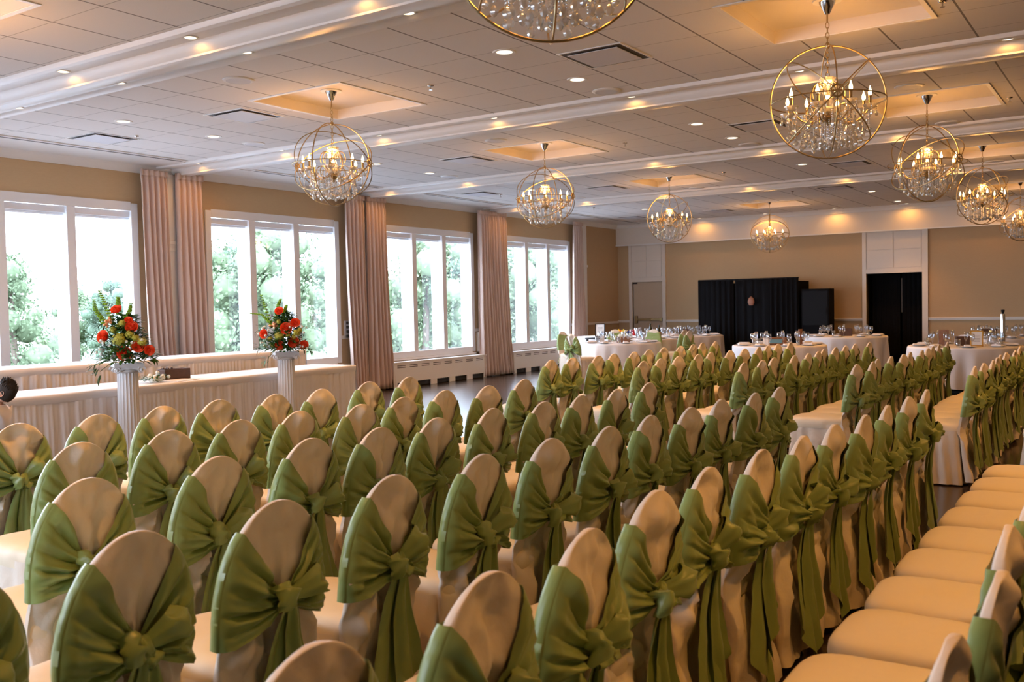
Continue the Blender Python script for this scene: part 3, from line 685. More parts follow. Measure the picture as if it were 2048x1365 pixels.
        for kind, u in rows:
            for j in range(nv):
                v = j/(nv-1); zo = lo+(hi-lo)*v; w = wo(zo)+.003; t = .020 if zo < .8 else .020*max(.25, (1-((zo-.80)/(HT-.80))**3.2))**.5
                if kind == 'r':
                    q = u**1.05; z0 = kz+(v-.5)*.040; z = z0+(zo-z0)*q; y = s*(.004+(w-.004)*q)+ky*(1-q)
                    z += -.012*sin(pi*q)*(1-abs(v-.5))
                    amp = (.0040+.0125*sin(min(1, q*1.25)*pi*.80))
                    ww = max(wo(z), .02)
                    k1 = min(1, (1-q)*8)
                    x = xc(z)+face(y, ww+.004, t)+k1*max(0, disp(y, z, ww))+.004+.005*k1+.008*(1-v)**2*min(1, (1-q)*25)+k1*amp*(1-.72*v**3)*(fold(v)+1.1)+.006*(1-q)**2
                elif kind == 'w':
                    z = zo; a = u*pi; y = s*(w+.003*sin(a)+.0008*fold(v)); x = xc(z)+(t+.005)*cos(a*.98)
                else:
                    z = zo-(.02*sin(u*pi/2))*(v-.3); y = s*w*(1-u); x = xc(z)-(t+.007)-.002*fold(v)
                vs.append((x, y, z))
        m = len(rows); fs = [(i*nv+j, (i+1)*nv+j, (i+1)*nv+j+1, i*nv+j+1) for i in range(m-1) for j in range(nv-1)]
        if s < 0: fs = [f[::-1] for f in fs]
        b.add(vs, fs)
    parts['sash'] = (b, M['sash'], 80)
    # bow: knot with two crumpled loops
    K = Vector((xc(kz)+.048, ky, kz)); b = MB()
    def loop(d, nrm, Lh, wmax, hgt, ph):
        side = d.cross(nrm).normalized(); nt_, nb = 30, 9
        def fn(u, v):
            t = u; c = K + d*(Lh*(sin(pi*t)**.75)) + nrm*(hgt*sin(2*pi*t)*(.65+.35*sin(pi*t)) + .004)
            wd = .018+wmax*(sin(pi*t)**.6)
            vv = v-.5; p = c+side*(wd*vv)
            p += nrm*(.016*cos(vv*4.2)*sin(pi*t)) + d*(.016*(cos(vv*3.0)-.8)*sin(pi*t))
            p += Vector((.6, 1, 1))*(.018*fbm((t*2.6+ph, v*2.6, ph))*sin(pi*t)) + nrm*.006*sin(v*15+ph+4*t)*sin(pi*t)
            return p
        b.grid(nt_, nb, fn)
    tl = rr.uniform(-.25, .45)
    d1 = Vector((.35, .92, .34+tl)).normalized(); n1 = Vector((.86, -.30, .28)).normalized(); n1 = (n1-d1*n1.dot(d1)).normalized()
    loop(d1, n1, .125+rr.uniform(-.012, .02), .082, .036, rr.random()*9)
    d2 = Vector((.45, -.62+rr.uniform(-.15, .2), .10+rr.uniform(-.5, .35))).normalized(); n2 = Vector((.85, .35, .35)); n2 = (n2-d2*n2.dot(d2)).normalized()
    loop(d2, n2, .080+rr.uniform(-.01, .02), .070, .032, rr.random()*9)
    if rr.random() < .6:
        d3 = Vector((.4, .35, -.75)).normalized(); n3 = Vector((.9, .1, .35)); n3 = (n3-d3*n3.dot(d3)).normalized()
        loop(d3, n3, .06, .05, .018, rr.random()*9)
    parts['bow'] = (b, M['sash'], 80)
    b = MB(); ph = rr.random()*9
    def kn(u, v):
        a = 2*pi*u; q = pi*v-pi/2
        r = 1+.16*sin(a*3+ph+q*2)+.12*fbm((cos(a)*2+ph, sin(a)*2, q))
        return K+Vector((.012+.026*cos(q)*cos(a)*r, .030*cos(q)*sin(a)*r+.004, .036*sin(q)*r-.004))
    b.grid(18, 9, kn, cu=True); parts['knot'] = (b, M['sash'], 80)
    # tails
    for q in range(2):
        b = MB(); ph = rr.random()*9; sgn = 1 if q else -1
        ye = ky+sgn*rr.uniform(.035, .075); zl = rr.uniform(.13, .27) if q else rr.uniform(.09, .20); wb = rr.uniform(.13, .19)
        def tf(u, v):
            z = kz-.01-(kz-zl)*u; wd = .028+(wb-.028)*(min(1, u*1.5)**.75); vv = v-.5
            y = ky+(ye-ky)*(u**.8)+wd*vv; zz_ = z+(u**4)*(.16*vv*(1 if q else -1))
            xb = xc(zz_)+.026+.004+(.028*max(0, (.56-zz_)/.56)+.010*max(0, min(1, (.56-zz_)*8)))
            x = xb+.028*(1-u)**2+(.014+.012*q)+(.004+.013*u**.7)*sin(vv*(7.5+2.5*q)+ph+u*1.5)+.010*fbm((u*2.2+ph, v*2, q))
            x += .02*u*(1-u)
            return (x, y, max(zz_, .02))
        b.grid(22, 15, tf); parts['sash_tail%d' % q] = (b, M['sash'], 80)
    return parts
VARS = []
PARTS_OF = {}
for sd in range(7):
    root = bpy.data.objects.new('covered_chair', None); kids = []
    P_ = chair_parts(sd+3); sash = None
    VARS.append(P_)
MESH = []
def mesh_from(b, name, m, ang):
    me = bpy.data.meshes.new(name); me.from_pydata([tuple(p) for p in b.v], [], b.f); me.materials.append(m)
    me.polygons.foreach_set('use_smooth', [True]*len(me.polygons)); me.set_sharp_from_angle(angle=radians(ang)); me.update(); return me
for P_ in VARS:
    MESH.append({k: mesh_from(b, k.rstrip('01'), m, a) for k, (b, m, a) in P_.items()})
bpy.data.objects.remove(root) if root.name in bpy.data.objects else None
def covered_chair(x, y, rz, label, group, var, mirror=False, sc=1.0):
    t = thing('covered_chair', label, 'chair', (x, y, 0), rz, group); d = MESH[var % len(MESH)]
    t.scale = (1, 1, sc); ob = {}
    def mk(k, nm, par):
        o = bpy.data.objects.new(nm, d[k]); COL.objects.link(o); o.parent = par; return o
    for k in ('back_cover', 'skirt', 'seat'): mk(k, k, t)
    s = mk('sash', 'sash', t); mk('bow', 'bow', s); mk('knot', 'knot', s); mk('sash_tail0', 'sash_tail', s); mk('sash_tail1', 'sash_tail', s)
    return t
KS = .9274      # apex plane used for the survey
ROWS = {     # surveyed (x, y) of each chair back, by row, before and beyond the aisle
 'front': ([(-5.41,2.95),(-5.41,3.45),(-5.45,3.95),(-5.45,4.43),(-5.38,4.83),(-5.38,5.33),(-5.52,6.03),(-5.53,6.57)],
           [(-5.61,9.16),(-5.60,9.63),(-5.51,10.02),(-5.54,10.51),(-5.49,10.95),(-5.55,11.52),(-5.60,12.1),(-5.55,12.55),(-5.58,13.07),(-5.66,13.60),(-5.64,14.07)]),
 'second': ([(-4.31,2.65),(-4.30,3.15),(-4.32,3.63),(-4.35,4.15),(-4.26,4.54),(-4.32,5.07),(-4.37,5.6),(-4.30,6.06),(-4.37,6.68)],
           [(-4.51,9.23),(-4.53,9.73),(-4.52,10.2),(-4.47,10.62),(-4.50,11.11),(-4.43,11.5),(-4.41,12.0),(-4.38,12.4),(-4.41,12.87),(-4.43,13.38),(-4.41,13.89)]),
 'third': ([(-3.34,2.08),(-3.32,2.67),(-3.37,3.26),(-3.34,3.72),(-3.33,4.19),(-3.32,4.72),(-3.24,5.18),(-3.23,5.64),(-3.22,6.15),(-3.25,6.74)],
           [(-3.41,9.28),(-3.38,9.75),(-3.41,10.2),(-3.33,10.65),(-3.31,11.05),(-3.33,11.5),(-3.40,12.03),(-3.39,12.52),(-3.39,13.0),(-3.40,13.53),(-3.34,14.09)]),
 'fourth': ([(-2.42,1.12),(-2.40,1.63),(-2.37,2.14),(-2.34,2.67),(-2.33,3.23),(-2.32,3.76),(-2.28,4.26),(-2.30,4.78),(-2.26,5.24),(-2.27,5.74),(-2.22,6.23),(-2.21,6.71)],
           [(-2.32,9.28),(-2.28,9.76),(-2.34,10.25),(-2.31,10.68),(-2.28,11.1),(-2.30,11.55),(-2.26,12.03),(-2.28,12.5),(-2.32,13.05),(-2.33,13.53),(-2.34,14.20)]),
 'fifth': ([(-1.29,1.24),(-1.28,1.79),(-1.29,2.28),(-1.36,2.86),(-1.38,3.36),(-1.35,3.86),(-1.32,4.33),(-1.31,4.8),(-1.27,5.26),(-1.27,5.77),(-1.27,6.34),(-1.26,6.87)],
           [(-1.31,9.32),(-1.30,9.77),(-1.28,10.25),(-1.30,10.70),(-1.33,11.2),(-1.33,11.66),(-1.29,12.1),(-1.30,12.58),(-1.34,13.07),(-1.31,13.55)]),
 'sixth': ([(-.30,1.87),(-.28,2.37),(-.32,2.86),(-.31,3.36),(-.31,3.86),(-.31,4.36),(-.31,4.86),(-.31,5.36),(-.31,5.86),(-.31,6.36),(-.31,6.86)], [(-.32,9.30),(-.32,9.80)])}
ORD = ['first','second','third','fourth','fifth','sixth','seventh','eighth','ninth','tenth','eleventh','twelfth']
rc = random.Random(5); nC = 0
for rn, (near, far) in ROWS.items():
    for blk, prs in (('near', near), ('far', far)):
        ys_ = [p_[1] for p_ in prs]; n = len(ys_); yv = [y*KS for y in ys_]
        for _ in range(60):
            for i in range(n-1):
                g_ = .425-(yv[i+1]-yv[i])
                if g_ > 0: yv[i] -= g_/2; yv[i+1] += g_/2
        for i, y in enumerate([q/KS for q in yv]):
            x = prs[i][0]*KS
            if blk == 'near': lb = 'ivory covered chair with green sash, %s row before the aisle, %s from the aisle' % (rn, ORD[n-1-i])
            else: lb = 'ivory covered chair with green sash, %s row beyond the aisle, %s from the aisle' % (rn, ORD[i])
            v = (nC*5+rc.randrange(3)) % 7; nC += 1
            covered_chair(x, y*KS, rc.uniform(-.03, .03), lb, 'ceremony chairs, %s row %s the aisle' % (rn, 'before' if blk == 'near' else 'beyond'), v)
# chairs at the dining tables
for x, y, hd, lb in [(-9.36, 15.98, 78, 'mint-lit covered chair with its bow to the camera, at the table by the dance floor'),
                 (-7.66, 17.75, 176, 'covered chair seen edge on beside the table by the dance floor, nearer of two'),
                 (-8.02, 18.35, 170, 'covered chair seen edge on beside the table by the dance floor, farther of two'),
                 (-9.86, 18.76, -60, 'pale covered chair facing the camera behind the dance floor table, by the photo frame'),
                 (-8.95, 18.82, -88, 'pale covered chair facing the camera behind the dance floor table, at its middle'),
                 (-10.52, 17.6, -12, 'pale covered chair at the window side of the dance floor table'),
                 ]:
    covered_chair(x, y, radians(hd)+pi, lb, 'chairs at the dining tables', rc.randrange(7))
# ------------------------------------------------------------------ head tables with skirts
def skirted(label, xf, y0, y1, depth, h, ang, loc, z0=0.012, seed=0):
    root = thing('skirted_table', label, 'table', loc, ang, 'skirted head tables'); L = y1-y0
    b = MB(); sc_ = [( .012, h-.055), (.016, h-.02), (.006, h-.004), (-.02, h)]
    def top(u, v):
        k = int(round(v*6)); x, z = [(.004,h-.085),(.014,h-.05),(.016,h-.02),(.008,h-.005),(-.02,h),(-.35*depth,h),(-depth,h)][k]
        return (x+.003*sin(u*L*9)*(k < 3), y0+L*u, z+(.004*sin(u*L*6+seed) if k < 2 else .002*fbm((u*L*2,k,seed))))
    b.grid(int(L/.06), 7, top); b.build('tablecloth', M['cloth'], root, angle=0)
    b = MB(); n = int(L/.0125)
    def sk(u, v):
        s = u*L; z = z0+(h-.07-z0)*v; ph = seed
        g = sin(2*pi*s/.15+2.6*sin(s*2.1+ph)+1.7*sin(s*4.7)+ph)*(.6+.5*sin(s*3.3+ph))+.40*sin(2*pi*s/.058+2.5*sin(s*3)+v)
        amp = .006+.013*(1-v)**.7
        if v > .93: amp = .006; g = sin(2*pi*s/.028)
        return (.0+amp*g+.006*fbm((s*2, v*3, seed)) , y0+s, z)
    b.grid(n, 14, sk); b.build('table_skirt', M['cloth'], root, angle=0)
    b = MB()   # end drape
    def en(u, v):
        z = z0+(h-.01-z0)*v; return (-depth*u, y1+.012+(.03*(1-v))*(1+.5*sin(u*22+v*2)), z)
    b.grid(40, 10, en); b.build('end_drape', M['cloth'], root, angle=0)
    b = MB()
    for yy in (y0+.1, y1-.15):
        for xx in (-.1, -depth+.1): b.box(xx-.02, xx+.02, yy-.02, yy+.02, max(.001, z0-.01), h-.03)
    b.build('table_legs', M['dark'], root, smooth=False)
    return root
sl = radians(3.4)
skirted('long white skirted front head table in front of the windows', 0, -3.2, 5.08, .80, .755, sl, (-9.05, 4.87, 0), seed=1)
skirted('raised white skirted back head table directly before the windows', 0, -3.2, 4.93, .75, .955, sl*.2, (-10.42, 5.15, 0), .20, seed=2)
rs = MB().box(-11.9, -10.30, 1.2, 10.6, .0, .19).build('riser_platform', M['dark'], smooth=False, bevel=.01)
tag(rs, 'low dark riser platform under the back head table', 'platform')
# table-top things
t = thing('wooden_box', 'dark wooden planter box standing on the front head table', 'box', (-9.62, 7.13, .756), radians(95))
b = MB(); b.box(-.19, .19, -.07, -.055, 0, .125); b.box(-.19, .19, .055, .07, 0, .125); b.box(-.19, -.175, -.07, .07, 0, .125); b.box(.175, .19, -.07, .07, 0, .125); b.box(-.19, .19, -.07, .07, 0, .02)
b.build('box_panel', M['wood'], t, smooth=False, bevel=.003)
b = MB(); rq = random.Random(3)
for i in range(14): b.ball((rq.uniform(-.17,.0), rq.uniform(-.04,.04), .12+rq.random()*.015), .014, 6, 4)
b.build('moss_filling', M['wood'], t)
# ------------------------------------------------------------------ flowers
def leafq(b, p, d, n, l, w, bend=.25):
    d = d.normalized(); s = d.cross(n); s = s.normalized() if s.length > 1e-5 else Vector((1,0,0)); n = s.cross(d)
    pts = [p, p+d*l*.3+s*w*.5-n*l*bend*.05, p+d*l*.3-s*w*.5-n*l*bend*.05, p+d*l*.32+n*l*.02, p+d*l*.7+s*w*.38-n*l*bend*.4, p+d*l*.7-s*w*.38-n*l*bend*.4, p+d*l*.7-n*l*bend*.3, p+d*l-n*l*bend]
    b.add(pts, [(0,1,3),(0,3,2),(1,4,6,3),(3,6,5,2),(4,7,6),(6,7,5)])
def rose_mb(r):
    b = MB()
    for k in range(4):
        rad = r*(.28+.24*k); npet = 3+k
        for i in range(npet):
            a = 2*pi*(i+.5*k)/npet+k
            def fn(u, v, a=a, rad=rad, k=k):
                th = a+(u-.5)*(2.2*pi/npet); h = -r*.7+v*r*(1.55-.20*k); q = rad*(.45+.62*sin(min(1, v*1.1)*pi*.55))*(1+.10*v*k*.5)
                if v > .8: q += r*.05*k
                return (q*cos(th), q*sin(th), h*(1-.10*abs(u-.5)*2))
            b.grid(6, 5, fn)
    b.ball((0,0,-r*.35), r*.6, 8, 6); return b
def hyd_mb(r, sd):
    b = MB(); rq = random.Random(sd); b.ball((0,0,0), r*.80, 10, 7)
    for i in range(70):
        z = rq.uniform(-.9, 1); a = rq.random()*2*pi; q = sqrt(1-z*z); n = Vector((q*cos(a), q*sin(a), z))
        s = n.cross(Vector((0,0,1))+n*.01).normalized(); t_ = n.cross(s); c = n*r*.93; w_ = r*.20
        for j in range(4):
            a2 = j*pi/2+a*3; d = s*cos(a2)+t_*sin(a2); e = s*cos(a2+.8)+t_*sin(a2+.8); f = s*cos(a2-.8)+t_*sin(a2-.8)
            b.add([c, c+e*w_*.7+n*w_*.1, c+d*w_*1.15+n*w_*.15, c+f*w_*.7+n*w_*.1], [(0,1,2,3)])
    return b
def arrangement(loc, sc, label, roses, hyds, peach, stems, lowleaf, seed, pxm, cx, cyy):
    t = thing('floral_arrangement', label, 'flowers', loc, 0, 'tall floral arrangements on the white columns'); rq = random.Random(seed)
    R_, U, O = RIGHT, Vector((0,0,1)), TOCAM
    def at(px, py, out): return R_*((px-cx)/pxm)+U*((cyy-py)/pxm)+O*out
    def place(mb, name, m, p, nrm, parent=None):
        o = mb.build(name, m, parent or t, angle=0); o.location = p
        o.rotation_mode = 'QUATERNION'; o.rotation_quaternion = nrm.normalized().to_track_quat('Z', 'Y'); return o
    ctr = at(cx, cyy-45, 0)
    b = MB()   # foliage
    for i in range(1300):
        h = rq.random()**1.15; rad = .30*(1-h*.72)*sqrt(rq.random()); a = rq.random()*2*pi
        p = Vector((rad*cos(a), rad*sin(a), .02+h*.47)); d = Vector((cos(a), sin(a), rq.uniform(-.3, 1.0)))
        leafq(b, p, d, U, rq.uniform(.05,.10), rq.uniform(.022,.045))
    for (px, py, ll) in lowleaf:
        for i in range(7):
            p = at(px, py, rq.uniform(-.02,.12))+Vector((rq.uniform(-.04,.04), rq.uniform(-.04,.04), rq.uniform(-.04,.04)))
            dd = (p-ctr); dd.z = dd.z*.4-.15+rq.uniform(-.5,.5); leafq(b, p, dd, U, ll*rq.uniform(.7,1.1), ll*.42)
        b.tube([at(cx, cyy-14, .02), at((px+cx)/2, (py+cyy-14)/2-4, .05), at(px, py, .06)], .003, 4)
    b.build('foliage', M['leaf'], t, angle=0)
    for (px, py, r) in roses:
        out = .20-.0011*abs(px-cx)-.0012*max(0, cyy-py-40); p = at(px, py, out)
        place(rose_mb(r), 'rose', M['rose'], p, O*.9+(p-ctr)*2.2+U*.25)
    for i, (px, py, r) in enumerate(hyds):
        p = at(px, py, .19-.001*abs(px-cx)-.001*max(0, cyy-py-40)); place(hyd_mb(r, i+seed), 'hydrangea', M['hyd'], p, O)
    for (px, py, r) in peach:
        b = MB()
        for i in range(14): b.ball((rq.gauss(0,r*.5), rq.gauss(0,r*.5), rq.gauss(0,r*.4)), r*.36, 6, 5)
        place(b, 'peach_bloom', M['peach'], at(px, py, .12), O)
    b = MB()
    for i in range(46):
        a = rq.uniform(-1.5, 1.2); p = at(cx+rq.choice([-34,-22,-40,6,-10,24,40])+rq.uniform(-9,9), cyy-rq.uniform(6, 52), .17+rq.uniform(-.06,.04)); b.ball(p, rq.uniform(.010,.018), 6, 5)
    b.build('berry_spray', M['cream_bloom'], t)
    for pts in stems:
        P_ = [at(px, py, .06) for px, py in pts]; b = MB(); b.tube(P_, .0035, 5); n = 13
        for i in range(n):
            u = .30+.70*i/(n-1); k = u*(len(P_)-1); j = min(int(k), len(P_)-2); p = P_[j].lerp(P_[j+1], k-j)
            for q in range(4):
                a = q*pi/2+i; rr_ = .022*(1.15-u*.6); c = p+Vector((cos(a), sin(a), .1*sin(i)))*rr_*.9; b.ball(c, rr_*.72, 6, 4, 1, 1, .8)
        b.build('bell_stem', M['lime'], t)
    return t
def column(x, y, label):
    t = thing('pedestal_column', label, 'column', (x, y, 0), atan2(-y, -x)+radians(8), 'white plaster flower columns')
    b = MB(); n = 240; zs = [.075, .09, .11, .30, .5, .7, .88, .925, .94]; vs = []
    for z in zs:
        for i in range(n):
            a = 2*pi*i/n; r = .108-.010*(z/.95); f = abs(sin(a*10)); r -= (0 if z in (.075,.94) else .010*(f**.6)*1.0) - .006
            vs.append((r*cos(a), r*sin(a), z))
    b.add(vs, [(j*n+i, j*n+(i+1) % n, (j+1)*n+(i+1) % n, (j+1)*n+i) for j in range(len(zs)-1) for i in range(n)])
    b.build('fluted_shaft', M['plaster'], t, angle=50)
    b = MB(); b.box(-.15, .15, -.15, .15, 0, .035); b.lathe([(.145,.035),(.148,.05),(.135,.062),(.120,.068),(.112,.08),(.0,.08)], 32, cap=False)
    b.build('column_base', M['plaster'], t, smooth=True, bevel=.003)
    b = MB(); b.lathe([(.10,.93),(.118,.94),(.122,.95),(.112,.96),(.13,.975),(.13,.99)], 32); b.box(-.145, .145, -.145, .145, .995, 1.03)
    for sx in (-1, 1):
        for sy in (-1, 1):
            pts = []
            for i in range(30):
                a = i*.33; r = .042*(1-i/34); pts.append((sx*(.125), sy*(.118)+sy*r*cos(a), .962+r*sin(a)))
            b.tube(pts, [.0085*(1-i/60) for i in range(30)], 6)
            b.lathe([(0,-.012),(.014,-.012),(.014,.012),(0,.012)], 10, (sx*.125, sy*.118, .962))
    for sx in (-1, 1): b.box(sx*.113-.01, sx*.113+.01, -.13, .13, .975, .998)
    for sy in (-1, 1):
        b.tube([(-.12, sy*.118, .962), (0, sy*.112, .978), (.12, sy*.118, .962)], .016, 8)
        b.tube([(sy*.118, -.12, .962), (sy*.112, 0, .985), (sy*.118, .12, .962)], .013, 8)
    b.build('ionic_capital', M['plaster'], t, smooth=True)
    return t
C1, C2 = (-8.84, 5.99), (-9.0, 8.32)
column(*C1, 'white fluted pedestal column at the nearer flower arrangement, left of the wooden box')
column(*C2, 'white fluted pedestal column at the farther flower arrangement, near the end of the head tables')
arrangement((*C1, 1.03), 1, 'coral rose and yellow hydrangea arrangement on the nearer column, one rose high on top',
    [(252.8,618,.043),(228,671,.052),(272,703.5,.056),(297.5,690.5,.048),(283.6,653,.048),(277,640,.032),(317,699,.040)],
    [(262.3,677.3,.078),(266,645,.042),(281.4,667.7,.048),(291,675,.045),(304,683,.052),(248.4,658,.038),(253.5,695,.032),(284,689,.025),(258,649,.022)],
    [(237,642,.045)], [[(246,690),(240,640),(226,605),(217,581)],[(240,680),(222,640),(207,617),(205,598)],[(258,680),(262,640),(275,622),(278,607)],[(254,650),(253,610),(253,594)]],
    [(212,740,.13),(200,728,.10),(208,690,.10),(214,640,.09),(204,672,.08),(316,712,.09),(215,715,.10)], 4, 191.6, 262, 725)
arrangement((*C2, 1.03), 1, 'coral rose and yellow hydrangea arrangement on the farther column, before the second window',
    [(567,621,.042),(536,666,.044),(581,656,.056),(598.5,645,.044),(594.8,683,.052),(568.4,689,.044),(614.5,689,.042)],
    [(567,672,.066),(548.6,675.8,.036),(553.7,689,.032),(584,669,.034),(566,642,.034),(601,665.5,.050),(596,673,.036),(607,660,.032)],
    [(556,649,.05),(586,648,.035)], [[(560,680),(548,650),(536,615),(529,589)],[(556,670),(545,645),(530,628),(503,624)],[(560,670),(556,640),(562,610),(567,598)],[(570,660),(572,625),(577,615),(579,609)]],
    [(539,714,.12),(523,692,.09),(527,655,.08),(520,665,.06),(616,697,.09)], 9, 161, 572, 703)
# small bouquet lying on the front head table
t = thing('table_bouquet', 'small white bouquet lying on the front head table beside the nearer column', 'flowers', (-9.42, 6.72, .756)); rq = random.Random(8); b = MB()
for i in range(22): b.ball((rq.gauss(0,.05), rq.gauss(0,.07), .03+abs(rq.gauss(0,.022))), rq.uniform(.02,.034), 7, 5)
b.build('white_blooms', M['cream_bloom'], t); b = MB()
for i in range(90):
    a = rq.random()*2*pi; r = rq.uniform(.05,.15); leafq(b, Vector((r*cos(a)*.8, r*sin(a), .02+rq.random()*.05)), Vector((cos(a), sin(a), rq.uniform(-.2,.9))), Vector((0,0,1)), rq.uniform(.04,.08), .02)
b.build('leaf_sprigs', M['leaf'], t, angle=0)
t = MB().box(-.15,.15,-.22,.22,0,.006).build('linen_napkin', M['cloth'], None, (-9.40, 7.02, .757), rotz=.3, bevel=.003); tag(t, 'flat white napkin on the front head table beside the wooden box', 'napkin')
# ------------------------------------------------------------------ round dining tables
def round_table(x, y, r, label, seed):
    t = thing('round_table', label, 'table', (x, y, 0), 0, 'round dining tables'); rq = random.Random(seed); ph = rq.random()*9
    b = MB(); nr = 150; prof = [(.001,.75),(.5,.752),(.93,.751),(.985,.749),(1.0,.738),(1.004,.715),(1.008,.65),(1.015,.52),(1.022,.36),(1.03,.22),(1.035,.10)]; vs = []
    for q, z in prof:
        f = max(0, (.72-z)/.62)
        for i in range(nr):
            a = 2*pi*i/nr; wv = f**.8*(.050*sin(a*11+ph+1.2*sin(a*3+ph))+.022*sin(a*23+ph*2)+.012*fbm((cos(a)*4, sin(a)*4, z*2)))
            rr_ = r*q*(1-.03*f)+wv; zz_ = z+(.025*sin(a*4+ph)*f if z < .3 else 0)
            vs.append((rr_*cos(a), rr_*sin(a), zz_))
    b.add(vs, [(j*nr+i, (j+1)*nr+i, (j+1)*nr+(i+1) % nr, j*nr+(i+1) % nr) for j in range(len(prof)-1) for i in range(nr)])
    b.build('tablecloth', M['cloth'], t, angle=0)
    b = MB().lathe([(.0,.725),(r*.96,.725),(r*.96,.742),(0,.742)], 40); b.lathe([(.30,0),(.30,.03),(.05,.06),(.05,.72),(0,.72)], 20); b.build('table_frame', M['dark'], t)
    return t
TB = {'A': (-9.0,17.4,.80,'white clothed round table nearest the dance floor'), 'B': (-9.40,19.65,.78,'white clothed round table behind the dance floor one'), 'C': (-9.2,21.45,.74,'white clothed round table before the black booth curtain, left end'),
      'D': (-5.57,16.88,.82,'white clothed round table in the middle of the room, before the black booth'), 'E': (-5.5,21.1,.85,'white clothed round table near the far wall, left of the dark doorway'),
      'F': (-2.55,17.0,.86,'white clothed round table in the right part of the room, nearer one'), 'G': (-2.45,20.6,.80,'white clothed round table by the far right wall, behind the nearer one')}
for i, (k, (x, y, r, l)) in enumerate(TB.items()): round_table(x, y, r, l, i+2)
def glass_mesh(kind):
    b = MB()
    if kind == 'wine': p = [(.036,0),(.034,.003),(.005,.008),(.004,.05),(.0045,.085),(.016,.095),(.030,.112),(.036,.140),(.035,.170),(.030,.205),(.0285,.205),(.033,.170),(.034,.140),(.028,.114),(.0,.10)]
    elif kind == 'flute': p = [(.033,0),(.031,.003),(.004,.008),(.0035,.08),(.010,.10),(.023,.13),(.028,.18),(.026,.235),(.0245,.235),(.026,.18),(.021,.132),(.0,.105)]
    else: p = [(.0,.0),(.028,0),(.030,.003),(.036,.13),(.034,.13),(.028,.01),(.0,.008)]
    b.lathe(p, 16, cap=False); return b
protos = {}
def small(kind, x, y, z, rz, label, cat, group):
    if kind not in protos:
        if kind in ('wine','flute','tumbler'):
            o = glass_mesh(kind).build({'wine':'wine_glass','flute':'champagne_flute','tumbler':'water_tumbler'}[kind], M['glass'], angle=0)
        elif kind == 'plate': o = MB().lathe([(0,.004),(.07,.004),(.09,.010),(.135,.018),(.137,.021),(.09,.014),(.07,.008),(0,.008)], 30, cap=False).build('dinner_plate', M['porcelain'])
        elif kind == 'napkin':
            b = MB(); b.box(-.045,.045,-.10,.10,0,.014); b.box(-.04,.04,-.09,.09,.014,.022); o = b.build('folded_napkin', M['cloth'], smooth=False, bevel=.004)
        protos[kind] = o
    else: o = protos[kind].copy(); COL.objects.link(o)
    o.location = (x, y, z); o.rotation_euler = (0,0,rz); tag(o, label, cat, group); return o
TN = {'A': 'round table by the dance floor', 'B': 'second round table behind the dance floor', 'C': 'round table at the booth curtain', 'D': 'middle round table before the black booth', 'E': 'far round table left of the dark doorway', 'F': 'nearer right round table', 'G': 'farther right round table'}
rg = random.Random(21)
for k, (x, y, r, l) in TB.items():
    n = 9; tn = TN[k]
    for i in range(n):
        a = 2*pi*i/n+.2*ord(k)
        def P(d, da): return x+(r-d)*cos(a+da), y+(r-d)*sin(a+da)
        px, py = P(.17, 0); small('plate', px, py, .752, a, 'white dinner plate set on the '+tn, 'plate', 'plates on the '+tn)
        small('napkin', px, py, .772, a+pi/2, 'folded white napkin on a plate of the '+tn, 'napkin', 'napkins on the '+tn)
        px, py = P(.33+rg.uniform(-.02,.02), .16); small('wine', px, py, .7525, 0, 'clear wine glass on the '+tn, 'wine glass', 'wine glasses on the '+tn)
        px, py = P(.40+rg.uniform(-.02,.02), -.02+rg.uniform(-.03,.03)); small('flute', px, py, .7525, 0, 'tall champagne flute on the '+tn, 'champagne flute', 'champagne flutes on the '+tn)
        if i % 2: px, py = P(.30, -.22); small('tumbler', px, py, .7525, 0, 'short water tumbler on the '+tn, 'tumbler', 'tumblers on the '+tn)
def cbox(x, y, z, sx, sy, sz, rz, m, name, label, cat): 
    b = MB().box(-sx/2,sx/2,-sy/2,sy/2,0,sz); return tag(b.build(name, m, None, (x,y,z), smooth=False, rotz=rz, bevel=.004), label, cat)
def bottle(x, y, z, label, m=None, h=.30):
    t = thing('bottle', label, 'bottle', (x, y, z)); s = h/.30
    MB().lathe([(0,0),(.037,.0),(.038,.01),(.038,.19*s),(.030,.22*s),(.014,.245*s),(.0135,.30*s),(0,.30*s)], 18, cap=False).build('bottle_body', m or M['bottle'], t)
    MB().lathe([(.0385,.05*s),(.0387,.05*s),(.0387,.15*s),(.0385,.15*s)], 18, cap=False).build('bottle_label', M['amber'], t); return t
# centre pieces
def frame(x, y, z, w, h, rz, label, m=None, tilt=.18):
    t = thing('picture_frame', label, 'picture frame', (x, y, z), rz); b = MB(); th = .018; bw = .02
    for (x0, x1, z0, z1) in ((-w/2, w/2, 0, bw), (-w/2, w/2, h-bw, h), (-w/2, -w/2+bw, 0, h), (w/2-bw, w/2, 0, h)): b.box(x0, x1, -th/2, th/2, z0, z1)
    b.v = [(p[0], p[1]+p[2]*tilt, p[2]) for p in b.v]; b.build('frame_border', m or M['frame'], t, smooth=False)
    c = MB().box(-w/2+bw, w/2-bw, -.003, .003, bw, h-bw); c.v = [(p[0], p[1]+p[2]*tilt, p[2]) for p in c.v]; c.build('print_sheet', M['paper'], t, smooth=False)
    d = MB()
    for q in range(5): d.box(-w*.25, w*.25, -.0045, -.0035, h*(.3+.1*q), h*(.315+.1*q))
    d.v = [(p[0], p[1]+p[2]*tilt, p[2]) for p in d.v]; d.build('printed_lines', M['vdark'], t, smooth=False)
    e = MB().box(-.02, .02, h*tilt*.8, h*tilt*.8+.10, 0, .01); e.build('frame_stand', m or M['frame'], t, smooth=False)
x, y = TB['A'][:2]
